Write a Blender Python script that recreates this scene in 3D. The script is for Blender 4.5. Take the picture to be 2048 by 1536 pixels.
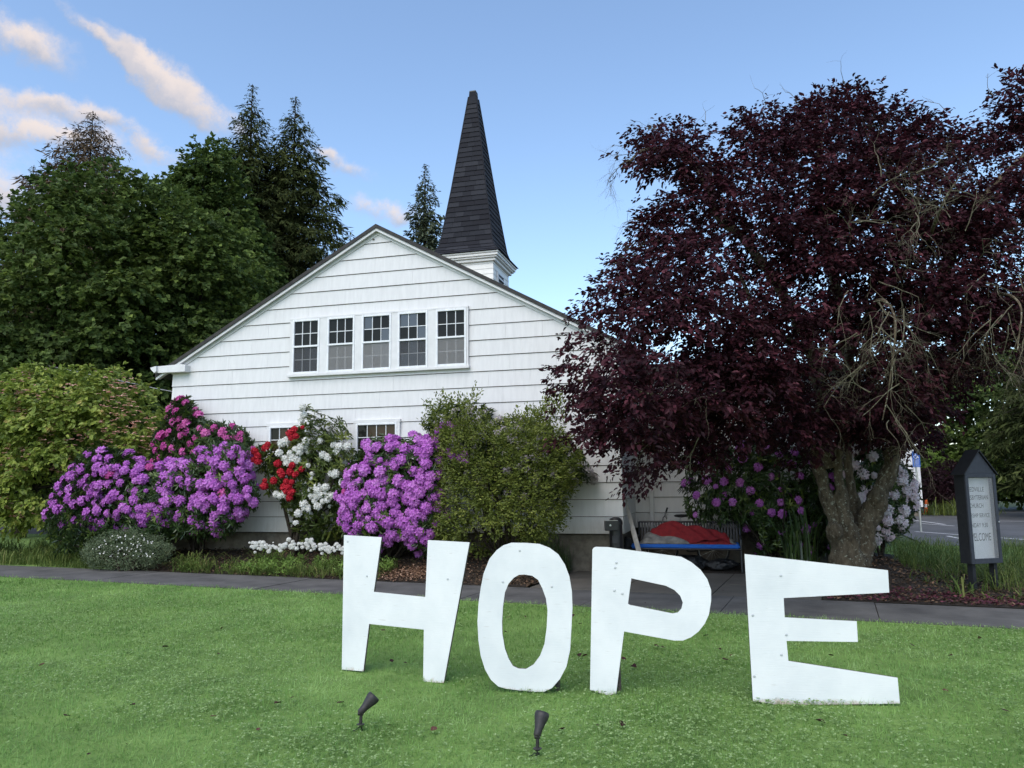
import bpy, bmesh, math, random
import numpy as np
from math import sin, cos, radians, pi, sqrt
from mathutils import Vector, Matrix

for _o in list(bpy.data.objects):
    bpy.data.objects.remove(_o)
S = bpy.context.scene
COL = S.collection
rng = np.random.default_rng(11)
random.seed(5)

# ------------------------------------------------------------------ camera
F, PITCH, ROLL, EYE = 1550.0, radians(7.37), 0.0115, 1.7
_f = np.array([0, cos(PITCH), sin(PITCH)]); _u0 = np.array([0, -sin(PITCH), cos(PITCH)]); _r0 = np.array([1.0, 0, 0])
_u = _u0 * cos(ROLL) + _r0 * sin(ROLL); _r = _r0 * cos(ROLL) - _u0 * sin(ROLL)
CAM = np.array([0, 0, EYE])
cd = bpy.data.cameras.new('camera'); cam = bpy.data.objects.new('camera', cd); COL.objects.link(cam)
cd.sensor_fit = 'HORIZONTAL'; cd.sensor_width = 36; cd.lens = 36 * F / 2048; cd.clip_start = 0.05; cd.clip_end = 3000
cam.matrix_world = Matrix(((_r[0], _u[0], -_f[0], 0), (_r[1], _u[1], -_f[1], 0), (_r[2], _u[2], -_f[2], EYE), (0, 0, 0, 1)))
S.camera = cam

def rays(x, y):
    x = np.asarray(x, float); y = np.asarray(y, float)
    return _f * F + (x[..., None] - 1024) * _r - (y[..., None] - 768) * _u
def at(x, y, Y):
    d = rays(x, y); return CAM + d * (np.asarray(Y, float) / d[..., 1])[..., None]
def gnd(x, y, z=0.0):
    d = rays(x, y); return CAM + d * ((z - EYE) / d[..., 2])[..., None]
def onplane(x, y, p0, th):
    n = np.array([sin(th), cos(th), 0]); d = rays(x, y)
    return CAM + d * ((n @ (np.array(p0, float) - CAM)) / (d @ n))[..., None]

# ------------------------------------------------------------------ light
SUN_EL, SUN_AZ = radians(50), radians(205)      # azimuth clockwise from +Y: behind the camera, a little to the left
w = bpy.data.worlds.new('World'); S.world = w; w.use_nodes = True
nt = w.node_tree; nt.nodes.clear(); N = nt.nodes.new; LK = nt.links.new
out = N('ShaderNodeOutputWorld'); bg = N('ShaderNodeBackground'); LK(bg.outputs[0], out.inputs[0])
sky = N('ShaderNodeTexSky'); sky.sky_type = 'NISHITA'; sky.sun_disc = False
sky.sun_elevation = SUN_EL; sky.sun_rotation = SUN_AZ; sky.altitude = 50
sky.air_density = 1.0; sky.dust_density = 0.7; sky.ozone_density = 1.2
def mth(op, a, b=None, clamp=False):
    n = N('ShaderNodeMath'); n.operation = op; n.use_clamp = clamp
    for i, v in enumerate((a, b)):
        if v is None: continue
        if isinstance(v, (int, float)): n.inputs[i].default_value = v
        else: LK(v, n.inputs[i])
    return n.outputs[0]
def smooth(v, a, b, c=0.0, d=1.0):
    n = N('ShaderNodeMapRange'); n.interpolation_type = 'SMOOTHSTEP'; LK(v, n.inputs[0])
    for i, q in enumerate((a, b, c, d)): n.inputs[i + 1].default_value = q
    return n.outputs[0]
tc = N('ShaderNodeTexCoord'); sep = N('ShaderNodeSeparateXYZ'); LK(tc.outputs['Generated'], sep.inputs[0])
az = mth('ARCTAN2', sep.outputs[0], sep.outputs[1]); el = mth('ARCSINE', sep.outputs[2])
cmb = N('ShaderNodeCombineXYZ'); LK(az, cmb.inputs[0]); LK(el, cmb.inputs[1])
wn = N('ShaderNodeTexNoise'); wn.inputs['Scale'].default_value = 9; wn.inputs['Detail'].default_value = 9; wn.inputs['Roughness'].default_value = .62; LK(tc.outputs['Generated'], wn.inputs['Vector'])
wv = N('ShaderNodeVectorMath'); wv.operation = 'SUBTRACT'; LK(wn.outputs['Color'], wv.inputs[0]); wv.inputs[1].default_value = (.5, .5, .5)
ws = N('ShaderNodeVectorMath'); ws.operation = 'MULTIPLY_ADD'; LK(wv.outputs[0], ws.inputs[0]); ws.inputs[1].default_value = (.15, .085, 0); LK(cmb.outputs[0], ws.inputs[2])
def azel(x, y):
    d = rays(x, y); d = d / np.linalg.norm(d); return math.atan2(d[0], d[1]), math.asin(d[2])
CLOUDS = [(200, 100, 130, 15, 27, .85), (300, 150, 120, 24, 27, 1.0), (400, 200, 100, 34, 22, 1.15), (55, 100, 100, 34, 14, .6), (20, 80, 60, 24, 40, .5), (100, 222, 150, 20, 3, 1.0), (60, 280, 150, 24, -5, .9),
          (310, 300, 85, 20, 4, 1.0), (235, 250, 75, 24, 14, .8), (200, 330, 260, 40, 4, .5), (120, 400, 300, 50, 0, .5), (690, 332, 70, 20, 20, 1.0), (770, 428, 80, 26, 8, 1.0), (640, 305, 50, 20, 20, .8),
          (-150, 190, 200, 40, 10, .9), (-300, 320, 260, 45, 0, .9), (-420, 90, 260, 30, 20, .8), (-700, 250, 300, 40, 5, .8)]
acc = None; lit = None
for (cx, cy, L_, W_, ang, amp) in CLOUDS:
    a0, e0 = azel(cx, cy)
    m = N('ShaderNodeMapping'); m.vector_type = 'TEXTURE'; LK(ws.outputs[0], m.inputs[0])
    m.inputs['Location'].default_value = (a0, e0, 0); m.inputs['Rotation'].default_value = (0, 0, -radians(ang)); m.inputs['Scale'].default_value = (L_ / F, W_ / F, 1)
    ln = N('ShaderNodeVectorMath'); ln.operation = 'LENGTH'; LK(m.outputs[0], ln.inputs[0])
    g = smooth(ln.outputs['Value'], 0.15, 1.5, amp, 0)
    sp = N('ShaderNodeSeparateXYZ'); LK(m.outputs[0], sp.inputs[0])
    q = mth('MULTIPLY', g, sp.outputs[1])
    acc = g if acc is None else mth('ADD', acc, g); lit = q if lit is None else mth('ADD', lit, q)
n2 = N('ShaderNodeTexNoise'); n2.inputs['Scale'].default_value = 15; n2.inputs['Detail'].default_value = 10; n2.inputs['Roughness'].default_value = .68; LK(tc.outputs['Generated'], n2.inputs['Vector'])
n3 = N('ShaderNodeTexNoise'); n3.inputs['Scale'].default_value = 3.5; n3.inputs['Detail'].default_value = 6; LK(tc.outputs['Generated'], n3.inputs['Vector'])
dens = mth('MULTIPLY', acc, mth('ADD', mth('MULTIPLY', n2.outputs[0], 3.9), -.98))
alpha = smooth(dens, .10, 1.35, 0, .92)
litn = smooth(mth('DIVIDE', lit, mth('ADD', acc, .08)), -.75, .55)
cc = N('ShaderNodeMix'); cc.data_type = 'RGBA'; LK(litn, cc.inputs[0])
CLOUD_SHADE, CLOUD_LIT = (1.35, 1.45, 1.75, 1), (2.65, 2.3, 2.12, 1)
cc.inputs[6].default_value = CLOUD_SHADE; cc.inputs[7].default_value = CLOUD_LIT
tint = N('ShaderNodeMix'); tint.data_type = 'RGBA'; tint.blend_type = 'MULTIPLY'; tint.inputs[0].default_value = 1
LK(sky.outputs[0], tint.inputs[6]); tint.inputs[7].default_value = (.745, .765, .765, 1)
cm = N('ShaderNodeMix'); cm.data_type = 'RGBA'; LK(alpha, cm.inputs[0]); LK(tint.outputs[2], cm.inputs[6]); LK(cc.outputs[2], cm.inputs[7])
LK(cm.outputs[2], bg.inputs[0]); bg.inputs[1].default_value = 0.15

sl = bpy.data.lights.new('sun', 'SUN'); sun = bpy.data.objects.new('sun', sl); COL.objects.link(sun)
sl.energy = 1.15; sl.angle = radians(60); sl.color = (1.0, 0.91, 0.80)
_sd = Vector((sin(SUN_AZ) * cos(SUN_EL), cos(SUN_AZ) * cos(SUN_EL), sin(SUN_EL)))
sun.rotation_euler = _sd.to_track_quat('Z', 'Y').to_euler()
S.view_settings.view_transform = 'Standard'; S.view_settings.look = 'None'; S.view_settings.gamma = 1; S.view_settings.use_curve_mapping = False
S.view_settings.exposure = 1.24
S.render.engine = 'CYCLES'
cy = S.cycles; cy.max_bounces = 6; cy.diffuse_bounces = 3; cy.glossy_bounces = 3; cy.transmission_bounces = 4; cy.transparent_max_bounces = 12
cy.use_denoising = True; cy.caustics_reflective = False; cy.caustics_refractive = False

# ------------------------------------------------------------------ materials
def base_mat(name):
    m = bpy.data.materials.new(name); m.use_nodes = True
    t = m.node_tree; return m, t, t.nodes['Principled BSDF'], t.nodes['Material Output']
def ramp(t, fac, stops):
    r = t.nodes.new('ShaderNodeValToRGB'); e = r.color_ramp.elements
    while len(e) > 1: e.remove(e[-1])
    e[0].position, e[0].color = stops[0][0], (*stops[0][1], 1)
    for p, c in stops[1:]:
        q = e.new(p); q.color = (*c, 1)
    t.links.new(fac, r.inputs[0]); return r.outputs[0]
def noise(t, scale, detail=4, rough=.5, stretch=None, local=False):
    n = t.nodes.new('ShaderNodeTexNoise'); n.inputs['Scale'].default_value = scale; n.inputs['Detail'].default_value = detail; n.inputs['Roughness'].default_value = rough
    if local: g = t.nodes.new('ShaderNodeTexCoord').outputs['Object']
    else: g = t.nodes.new('ShaderNodeNewGeometry').outputs['Position']
    if stretch:
        mp = t.nodes.new('ShaderNodeMapping'); mp.inputs['Scale'].default_value = stretch; t.links.new(g, mp.inputs[0]); g = mp.outputs[0]
    t.links.new(g, n.inputs['Vector']); return n.outputs[0]
def bumpn(t, b, h, strength, dist):
    n = t.nodes.new('ShaderNodeBump'); n.inputs['Strength'].default_value = strength; n.inputs['Distance'].default_value = dist
    t.links.new(h, n.inputs['Height']); t.links.new(n.outputs[0], b.inputs['Normal'])
def M(name, c1, c2=None, rough=.6, scale=6, detail=5, bump=0, bscale=40, bdist=.01, spec=.4, metal=0, stretch=None, lo=.35, hi=.65, local=False):
    m, t, b, o = base_mat(name)
    b.inputs['Roughness'].default_value = rough; b.inputs['Specular IOR Level'].default_value = spec; b.inputs['Metallic'].default_value = metal
    if c2 is None: b.inputs['Base Color'].default_value = (*c1, 1)
    else: t.links.new(ramp(t, noise(t, scale, detail, .6, stretch, local), [(lo, c1), (hi, c2)]), b.inputs['Base Color'])
    if bump: bumpn(t, b, noise(t, bscale, 5, .6, stretch, local), bump, bdist)
    return m
def leaf_mat(name, stops, trans=.3, rough=.5, spec=.35, big=None, bigscale=.6, rand=0.0):
    m, t, b, o = base_mat(name)
    a = t.nodes.new('ShaderNodeAttribute'); a.attribute_name = 'rnd'; fac = a.outputs['Fac']
    if rand:
        oi = t.nodes.new('ShaderNodeObjectInfo'); q = t.nodes.new('ShaderNodeMix'); q.inputs[0].default_value = rand
        t.links.new(fac, q.inputs[2]); t.links.new(oi.outputs['Random'], q.inputs[3]); fac = q.outputs[0]
    c = ramp(t, fac, stops)
    if big:
        x = t.nodes.new('ShaderNodeMix'); x.data_type = 'RGBA'; x.blend_type = 'MULTIPLY'; x.inputs[0].default_value = 1
        t.links.new(c, x.inputs[6]); t.links.new(ramp(t, noise(t, bigscale, 3), [(.35, big[0]), (.65, big[1])]), x.inputs[7]); c = x.outputs[2]
    t.links.new(c, b.inputs['Base Color']); b.inputs['Roughness'].default_value = rough; b.inputs['Specular IOR Level'].default_value = spec
    tr = t.nodes.new('ShaderNodeBsdfTranslucent'); t.links.new(c, tr.inputs[0])
    mx = t.nodes.new('ShaderNodeMixShader'); mx.inputs[0].default_value = trans
    t.links.new(b.outputs[0], mx.inputs[1]); t.links.new(tr.outputs[0], mx.inputs[2]); t.links.new(mx.outputs[0], o.inputs[0])
    return m

# ------------------------------------------------------------------ object helpers
def link(o, parent=None):
    COL.objects.link(o)
    if parent is not None: o.parent = parent
    return o
def tag(o, label=None, cat=None, group=None, kind=None):
    if label: o['label'] = label
    if cat: o['category'] = cat
    if group: o['group'] = group
    if kind: o['kind'] = kind
    return o
def thing(name, label, cat, loc=(0, 0, 0), rz=0, group=None):
    o = bpy.data.objects.new(name, None); o.empty_display_size = .1; link(o)
    o.location = [float(v) for v in loc]; o.rotation_euler = (0, 0, rz); return tag(o, label, cat, group)
def arrmesh(name, V, faces, mats, rnd=None, smooth_=False):
    """faces: list of (k-column int arrays) or a single array"""
    if not isinstance(faces, list): faces = [faces]
    me = bpy.data.meshes.new(name); V = np.ascontiguousarray(V, np.float32)
    me.vertices.add(len(V)); me.vertices.foreach_set('co', V.ravel())
    idx = np.concatenate([f.ravel() for f in faces]).astype(np.int32)
    cnt = np.concatenate([np.full(len(f), f.shape[1]) for f in faces]).astype(np.int32)
    st = np.concatenate([[0], np.cumsum(cnt)[:-1]]).astype(np.int32)
    me.loops.add(len(idx)); me.loops.foreach_set('vertex_index', idx)
    me.polygons.add(len(cnt)); me.polygons.foreach_set('loop_start', st)
    try: me.polygons.foreach_set('loop_total', cnt)
    except Exception: pass
    if rnd is not None:
        at_ = me.attributes.new('rnd', 'FLOAT', 'FACE'); at_.data.foreach_set('value', np.ascontiguousarray(rnd, np.float32))
    me.polygons.foreach_set('use_smooth', np.full(len(cnt), smooth_, bool))
    for m in (mats if isinstance(mats, (list, tuple)) else [mats]): me.materials.append(m)
    me.update(calc_edges=True); return me
def mobj(name, me, parent=None, loc=None):
    o = bpy.data.objects.new(name, me); link(o, parent)
    if loc is not None: o.location = [float(v) for v in loc]
    return o
class MB:
    """collects small shapes into one mesh"""
    def __init__(s): s.v = []; s.f = []; s.mi = []
    def add(s, v, f, mi=0):
        b = len(s.v); s.v += [tuple(map(float, p)) for p in v]; s.f += [tuple(i + b for i in q) for q in f]; s.mi += [mi] * len(f); return s
    def box(s, x0, x1, y0, y1, z0, z1, mi=0):
        return s.add([(x0, y0, z0), (x1, y0, z0), (x1, y1, z0), (x0, y1, z0), (x0, y0, z1), (x1, y0, z1), (x1, y1, z1), (x0, y1, z1)],
                     [(0, 3, 2, 1), (4, 5, 6, 7), (0, 1, 5, 4), (1, 2, 6, 5), (2, 3, 7, 6), (3, 0, 4, 7)], mi)
    def prism(s, poly, y0, y1, mi=0):
        """poly in x,z, extruded along y"""
        n = len(poly); v = [(x, y0, z) for x, z in poly] + [(x, y1, z) for x, z in poly]
        return s.add(v, [tuple(range(n)), tuple(range(2 * n - 1, n - 1, -1))] + [(i, i + n, (i + 1) % n + n, (i + 1) % n) for i in range(n)], mi)
    def tube(s, pts, rad, n=8, mi=0, cap=True):
        V, Q = tubearr(np.array(pts, float), np.array(rad if hasattr(rad, '__len__') else [rad] * len(pts), float), n)
        b = len(V); f = [tuple(q) for q in Q]
        if cap: f += [tuple(range(n - 1, -1, -1)), tuple(range(b - n, b))]
        return s.add(V, f, mi)
    def lathe(s, prof, n=20, axis=None, mi=0, org=(0, 0, 0)):
        V = []; A = Matrix.Identity(3) if axis is None else Vector(axis).to_track_quat('Z', 'Y').to_matrix()
        for r, z in prof:
            for k in range(n): V.append(tuple(A @ Vector((r * cos(2 * pi * k / n), r * sin(2 * pi * k / n), z)) + Vector(org)))
        f = [(i * n + k, i * n + (k + 1) % n, (i + 1) * n + (k + 1) % n, (i + 1) * n + k) for i in range(len(prof) - 1) for k in range(n)]
        f += [tuple(range(n - 1, -1, -1)), tuple(range((len(prof) - 1) * n, len(prof) * n))]
        return s.add(V, f, mi)
    def mesh(s, name, mats, smooth_=False):
        me = bpy.data.meshes.new(name); me.from_pydata(s.v, [], s.f)
        for m in (mats if isinstance(mats, (list, tuple)) else [mats]): me.materials.append(m)
        me.polygons.foreach_set('material_index', s.mi)
        if smooth_: me.polygons.foreach_set('use_smooth', [True] * len(s.f))
        me.update(); return me
    def build(s, name, mats, parent=None, loc=None, smooth_=False, bevel=0):
        o = mobj(name, s.mesh(name, mats, smooth_), parent, loc)
        if bevel:
            b = o.modifiers.new('bevel', 'BEVEL'); b.width = bevel; b.segments = 2; b.limit_method = 'ANGLE'
        return o
def tubearr(P, R, n=6):
    T = np.gradient(P, axis=0); T /= np.linalg.norm(T, axis=1)[:, None] + 1e-9
    a = np.array([0, 0, 1.0]) if abs(T[0][2]) < .9 else np.array([1.0, 0, 0])
    U = np.zeros_like(P); u = np.cross(T[0], a); u /= np.linalg.norm(u)
    for i in range(len(P)):
        u = u - T[i] * (u @ T[i]); u /= np.linalg.norm(u) + 1e-9; U[i] = u
    Wv = np.cross(T, U); k = np.arange(n) * 2 * pi / n
    V = (P[:, None] + R[:, None, None] * (np.cos(k)[None, :, None] * U[:, None] + np.sin(k)[None, :, None] * Wv[:, None])).reshape(-1, 3)
    i = np.arange(len(P) - 1)[:, None] * n; j = np.arange(n)[None]; j2 = (j + 1) % n
    return V, np.stack([i + j, i + j2, i + n + j2, i + n + j], -1).reshape(-1, 4)
def spline(P, R, step):
    P = np.array(P, float); R = np.array(R, float); Q = [P[0]]; S_ = [R[0]]
    ext = np.vstack([2 * P[0] - P[1], P, 2 * P[-1] - P[-2]])
    for i in range(len(P) - 1):
        a, b, c, d = ext[i:i + 4]; m = max(2, int(np.linalg.norm(c - b) / step))
        for k in range(1, m + 1):
            t = k / m; Q.append(.5 * (2 * b + (c - a) * t + (2 * a - 5 * b + 4 * c - d) * t * t + (3 * b - a - 3 * c + d) * t ** 3)); S_.append(R[i] + (R[i + 1] - R[i]) * t)
    return np.array(Q), np.array(S_)
_lat = np.random.default_rng(3).random((32, 32, 32))
def vnoise(p, scale=1.0, off=0.0):
    q = np.asarray(p) * scale + off + 500; i = np.floor(q).astype(int); f = q - i; f = f * f * (3 - 2 * f); r = 0
    for dx in (0, 1):
        for dy in (0, 1):
            for dz in (0, 1):
                wgt = (f[..., 0] if dx else 1 - f[..., 0]) * (f[..., 1] if dy else 1 - f[..., 1]) * (f[..., 2] if dz else 1 - f[..., 2])
                r = r + wgt * _lat[(i[..., 0] + dx) % 32, (i[..., 1] + dy) % 32, (i[..., 2] + dz) % 32]
    return r
def unit(v): return v / (np.linalg.norm(v, axis=-1, keepdims=True) + 1e-9)

# ------------------------------------------------------------------ foliage helpers
def inpoly(x, y, poly):
    c = np.zeros(x.shape, bool); n = len(poly)
    for i in range(n):
        x1, y1 = poly[i]; x2, y2 = poly[(i + 1) % n]
        if y1 == y2: continue
        c ^= ((y1 > y) != (y2 > y)) & (x < (x2 - x1) * (y - y1) / (y2 - y1) + x1)
    return c
def edged(x, y, poly):
    d = np.full(x.shape, 1e9); n = len(poly)
    for i in range(n):
        a = np.array(poly[i], float); b = np.array(poly[(i + 1) % n], float) - a
        t = np.clip(((x - a[0]) * b[0] + (y - a[1]) * b[1]) / (b @ b + 1e-9), 0, 1)
        d = np.minimum(d, np.hypot(x - a[0] - t * b[0], y - a[1] - t * b[1]))
    return d
def volume(poly, depth, T, n, E=70, front=.62, shell=.5, gap=None, gscale=.8, seed=0):
    """points spread through a solid whose outline is poly; depth(x, y) gives its middle, T its half thickness in metres"""
    g = np.random.default_rng(seed); P = np.array(poly, float); lo, hi = P.min(0), P.max(0); got = []; tot = 0
    while tot < n:
        x = g.uniform(lo[0], hi[0], n * 3); y = g.uniform(lo[1], hi[1], n * 3); k = inpoly(x, y, poly); x, y = x[k], y[k]
        e = edged(x, y, poly); h = T * np.sqrt(1 - (1 - np.minimum(e / E, 1)) ** 2)
        s = np.where(g.random(len(x)) < front, -1, 1) * g.random(len(x)) ** shell * h
        p = depth(x, y); v = p - CAM; p = CAM + v * (1 + s / np.linalg.norm(v, axis=1))[:, None]
        if gap is not None: p = p[vnoise(p, gscale, seed * 1.7) > gap]
        got.append(p); tot += len(p)
    p = np.concatenate(got)[:n]
    return p
def outward(p, flat=.6):
    c = (p.min(0) + p.max(0)) / 2; c[2] = p[:, 2].min() * .45 + p[:, 2].max() * .55
    v = p - c; v[:, 2] *= flat; return unit(v)
def leaves(P, D, Nn, Ln, Wd, fold=.25, oval=True):
    """leaf blades from base P along D with face normal Nn"""
    D = unit(D); Sd = unit(np.cross(D, Nn)); Nn = np.cross(Sd, D); n = len(P)
    Ln = np.broadcast_to(np.asarray(Ln, float), (n,))[:, None]; Wd = np.broadcast_to(np.asarray(Wd, float), (n,))[:, None]
    if oval:
        dr = -.12 * Ln * Nn
        V = np.stack([P, P + D * Ln * .3 - Sd * Wd * .5 + Nn * Wd * fold, P + D * Ln * .68 - Sd * Wd * .42 + Nn * Wd * fold + dr * .4, P + D * Ln + dr,
                      P + D * Ln * .68 + Sd * Wd * .42 + Nn * Wd * fold + dr * .4, P + D * Ln * .3 + Sd * Wd * .5 + Nn * Wd * fold], 1).reshape(-1, 3)
        b = np.arange(n)[:, None] * 6
        return V, np.stack([b + np.array([0, 3, 2, 1]), b + np.array([0, 5, 4, 3])], 1).reshape(-1, 4)
    V = np.stack([P, P + D * Ln * .5 - Sd * Wd * .5 + Nn * Wd * fold, P + D * Ln, P + D * Ln * .5 + Sd * Wd * .5 + Nn * Wd * fold], 1).reshape(-1, 3)
    return V, np.arange(n)[:, None] * 4 + np.array([0, 3, 2, 1])
def joinarr(parts):
    V = []; Q = []; R = []; b = 0
    for v, q, r in parts:
        V.append(v); Q.append(q + b); R.append(np.broadcast_to(r, (len(q),)) if np.ndim(r) == 0 else r); b += len(v)
    return np.concatenate(V), np.concatenate(Q), np.concatenate(R)
def sprays(C, O, per, Ltw, Ln, Wd, g, droop=.25, up=.7, spread=.9, oval=True, jit=.03, face=.35):
    """a twig at every point of C pointing along O with `per` leaves set along it"""
    n = len(C); O = unit(O + g.normal(0, .35, (n, 3)) - np.array([0, 0, droop]))
    t = g.random((n, per)) ** .7; side = np.where(np.arange(per) % 2, 1, -1)[None] * np.ones((n, 1))
    X = unit(np.cross(O, np.array([0, 0, 1.0]) + g.normal(0, .15, (n, 3))))
    Pp = C[:, None] + O[:, None] * (t * Ltw)[..., None] + np.array([0, 0, -droop * .5]) * (t ** 2 * Ltw)[..., None] + g.normal(0, jit, (n, per, 3))
    D = O[:, None] * (.55 + .5 * t[..., None]) + X[:, None] * (side * spread * (1.1 - .6 * t))[..., None] + g.normal(0, .3, (n, per, 3)) - np.array([0, 0, droop])
    Nn = np.array([0, 0, up]) + O[:, None] * face + g.normal(0, .38, (n, per, 3))
    m = n * per; sc = g.uniform(.65, 1.2, m)
    V, Q = leaves(Pp.reshape(m, 3), D.reshape(m, 3), unit(Nn.reshape(m, 3)), Ln * sc, Wd * sc, .18, oval)
    r = np.clip(np.repeat(g.random(n), per) * .5 + g.random(m) * .5, 0, 1)
    return V, Q, np.repeat(r, 2) if oval else r
def clumps(C, O, per, r, h, g):
    """tiers: flat domes of twig starts round every point of C"""
    n = len(C); a = g.uniform(0, 2 * pi, (n, per)); u = g.random((n, per)); R = r * np.repeat(g.uniform(.6, 1.3, (n, 1)), per, 1) * np.sqrt(u)
    X = np.stack([np.cos(a) * R, np.sin(a) * R, h * (.6 - 1.1 * u) + g.normal(0, h * .22, (n, per))], -1); D = np.stack([np.cos(a), np.sin(a), .25 - .3 * u], -1) * (.4 + u[..., None]) + O[:, None] * .55
    return (C[:, None] + X).reshape(-1, 3), unit(D.reshape(-1, 3))
def twigs(starts, dirs, length, rad, g, depth=3, droop=.12, wig=.28, kids=(2, 4), seg=5, sides=4):
    """recursive bare branches, returned as tube arrays"""
    parts = []
    def go(p, d, L, r, lv):
        pts = [p]; st = L / seg; q = p.copy(); v = d / np.linalg.norm(d)
        for k in range(seg):
            v = v + g.normal(0, wig, 3) - np.array([0, 0, droop]); v /= np.linalg.norm(v); q = q + v * st; pts.append(q)
        pts = np.array(pts); rr = np.linspace(r, r * .45, len(pts)); V, Q = tubearr(pts, rr, sides if lv > 1 else 3); parts.append((V, Q, .5))
        if lv > 0:
            for _ in range(g.integers(kids[0], kids[1] + 1)):
                k = g.integers(2, seg + 1); dd = pts[min(k, seg)] - pts[k - 1]; dd = dd / np.linalg.norm(dd) + g.normal(0, .75, 3)
                go(pts[min(k, seg)], dd, L * g.uniform(.45, .75), rr[min(k, seg)] * .7, lv - 1)
    for s_, d_ in zip(starts, dirs): go(np.array(s_, float), np.array(d_, float), length * g.uniform(.8, 1.2), rad, depth)
    return parts

# ------------------------------------------------------------------ material set
def siding_mat(name, c):
    m, t, b, o = base_mat(name); b.inputs['Roughness'].default_value = .55; b.inputs['Specular IOR Level'].default_value = .3
    a = ramp(t, noise(t, 3.0, 5, .6, (5, 5, .7)), [(.3, tuple(v * .91 for v in c)), (.62, c)])
    oi = t.nodes.new('ShaderNodeObjectInfo'); r = ramp(t, oi.outputs['Random'], [(0, (.985, .985, .985)), (1, (1, 1, 1))])
    x = t.nodes.new('ShaderNodeMix'); x.data_type = 'RGBA'; x.blend_type = 'MULTIPLY'; x.inputs[0].default_value = 1
    t.links.new(a, x.inputs[6]); t.links.new(r, x.inputs[7])
    # splash dirt low on the wall
    g = t.nodes.new('ShaderNodeSeparateXYZ'); t.links.new(t.nodes.new('ShaderNodeNewGeometry').outputs['Position'], g.inputs[0])
    mr = t.nodes.new('ShaderNodeMapRange'); t.links.new(g.outputs[2], mr.inputs[0]); mr.inputs[1].default_value = 1.05; mr.inputs[2].default_value = .68
    ml = t.nodes.new('ShaderNodeMath'); ml.operation = 'MULTIPLY'; t.links.new(mr.outputs[0], ml.inputs[0]); t.links.new(noise(t, 9, 6, .7, (3, 3, .5)), ml.inputs[1])
    y = t.nodes.new('ShaderNodeMix'); y.data_type = 'RGBA'; t.links.new(ml.outputs[0], y.inputs[0]); t.links.new(x.outputs[2], y.inputs[6]); y.inputs[7].default_value = (.33, .30, .24, 1)
    t.links.new(y.outputs[2], b.inputs['Base Color'])
    bumpn(t, b, noise(t, 26, 4, .6, (4, 4, .25)), .25, .004)
    return m
SIDING = siding_mat('white_siding', (.66, .66, .66))
EDGE = M('weathered_shadow_edge', (.06, .045, .03), (.15, .115, .08), .85, 14)  # bare worn edge, darkened further to paint in the shadow under each course
TRIM = M('white_trim', (.60, .60, .60), (.67, .67, .67), .45, 4, spec=.4)
CREAM = M('cream_paint', (.74, .72, .67), (.80, .78, .73), .5, 5)
ROOF = M('dark_roof', (.028, .026, .026), (.05, .047, .045), .85, 8, bump=.4, bscale=60)
FOUND = M('foundation_concrete', (.10, .085, .065), (.17, .15, .12), .9, 7, bump=.5, bscale=30)
def glass_mat(name, c, r=.04):
    m, t, b, o = base_mat(name); b.inputs['Base Color'].default_value = (*c, 1); b.inputs['Roughness'].default_value = r; b.inputs['Specular IOR Level'].default_value = .14
    bumpn(t, b, noise(t, 2.5, 2), .05, .02); return m
GLASS = glass_mat('window_glass', (.016, .016, .014))
GLASSR = glass_mat('window_glass_sky', (.03, .03, .03)); GLASSR.node_tree.nodes['Principled BSDF'].inputs['Specular IOR Level'].default_value = .9
GLASSW = glass_mat('window_glass_warm', (.05, .035, .022))
SASH = M('sash_paint', (.66, .68, .70), (.76, .77, .78), .4, 9)
def screen_mat(name, c, a):
    m, t, b, o = base_mat(name); b.inputs['Base Color'].default_value = (*c, 1); b.inputs['Roughness'].default_value = .8; b.inputs['Alpha'].default_value = a; return m
SCREEN_D = screen_mat('insect_screen_dark', (.08, .085, .095), .5); SCREEN_L = screen_mat('insect_screen_grey', (.26, .26, .26), .56)
def shingle_mat(name):
    m, t, b, o = base_mat(name); b.inputs['Roughness'].default_value = .9; b.inputs['Specular IOR Level'].default_value = .25
    oi = t.nodes.new('ShaderNodeObjectInfo'); t.links.new(ramp(t, oi.outputs['Random'], [(0, (.012, .012, .016)), (.5, (.017, .018, .023)), (1, (.027, .028, .034))]), b.inputs['Base Color'])
    bumpn(t, b, noise(t, 220, 3), .5, .004); return m
SPIRE = shingle_mat('spire_shingle')
BLACK = M('black_metal', (.012, .012, .014), (.022, .022, .025), .35, 20, spec=.5)
CONC = M('old_concrete', (.052, .050, .047), (.125, .120, .112), .92, 1.6, 10, bump=.5, bscale=70, bdist=.006, lo=.3, hi=.7)
CONC2 = M('pad_concrete', (.075, .068, .056), (.12, .108, .09), .92, 1.8, 8, bump=.5, bscale=60, bdist=.006, lo=.3, hi=.7)
ASPH = M('asphalt', (.055, .056, .058), (.095, .096, .10), .9, .6, 8, bump=.5, bscale=90, bdist=.006)
MULCH = M('mulch_soil', (.018, .012, .008), (.05, .035, .022), .95, 9, 8, bump=1, bscale=28, bdist=.05)
SOIL = M('lawn_soil', (.11, .19, .04), (.18, .29, .065), .95, 1.3, 8, bump=.6, bscale=50, bdist=.03)
FARG = M('far_ground', (.03, .045, .015), (.05, .07, .03), .95, .3, 5)
PAINT = M('road_paint', (.45, .45, .45), (.62, .62, .62), .8, 6)
WHITEP = None
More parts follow.
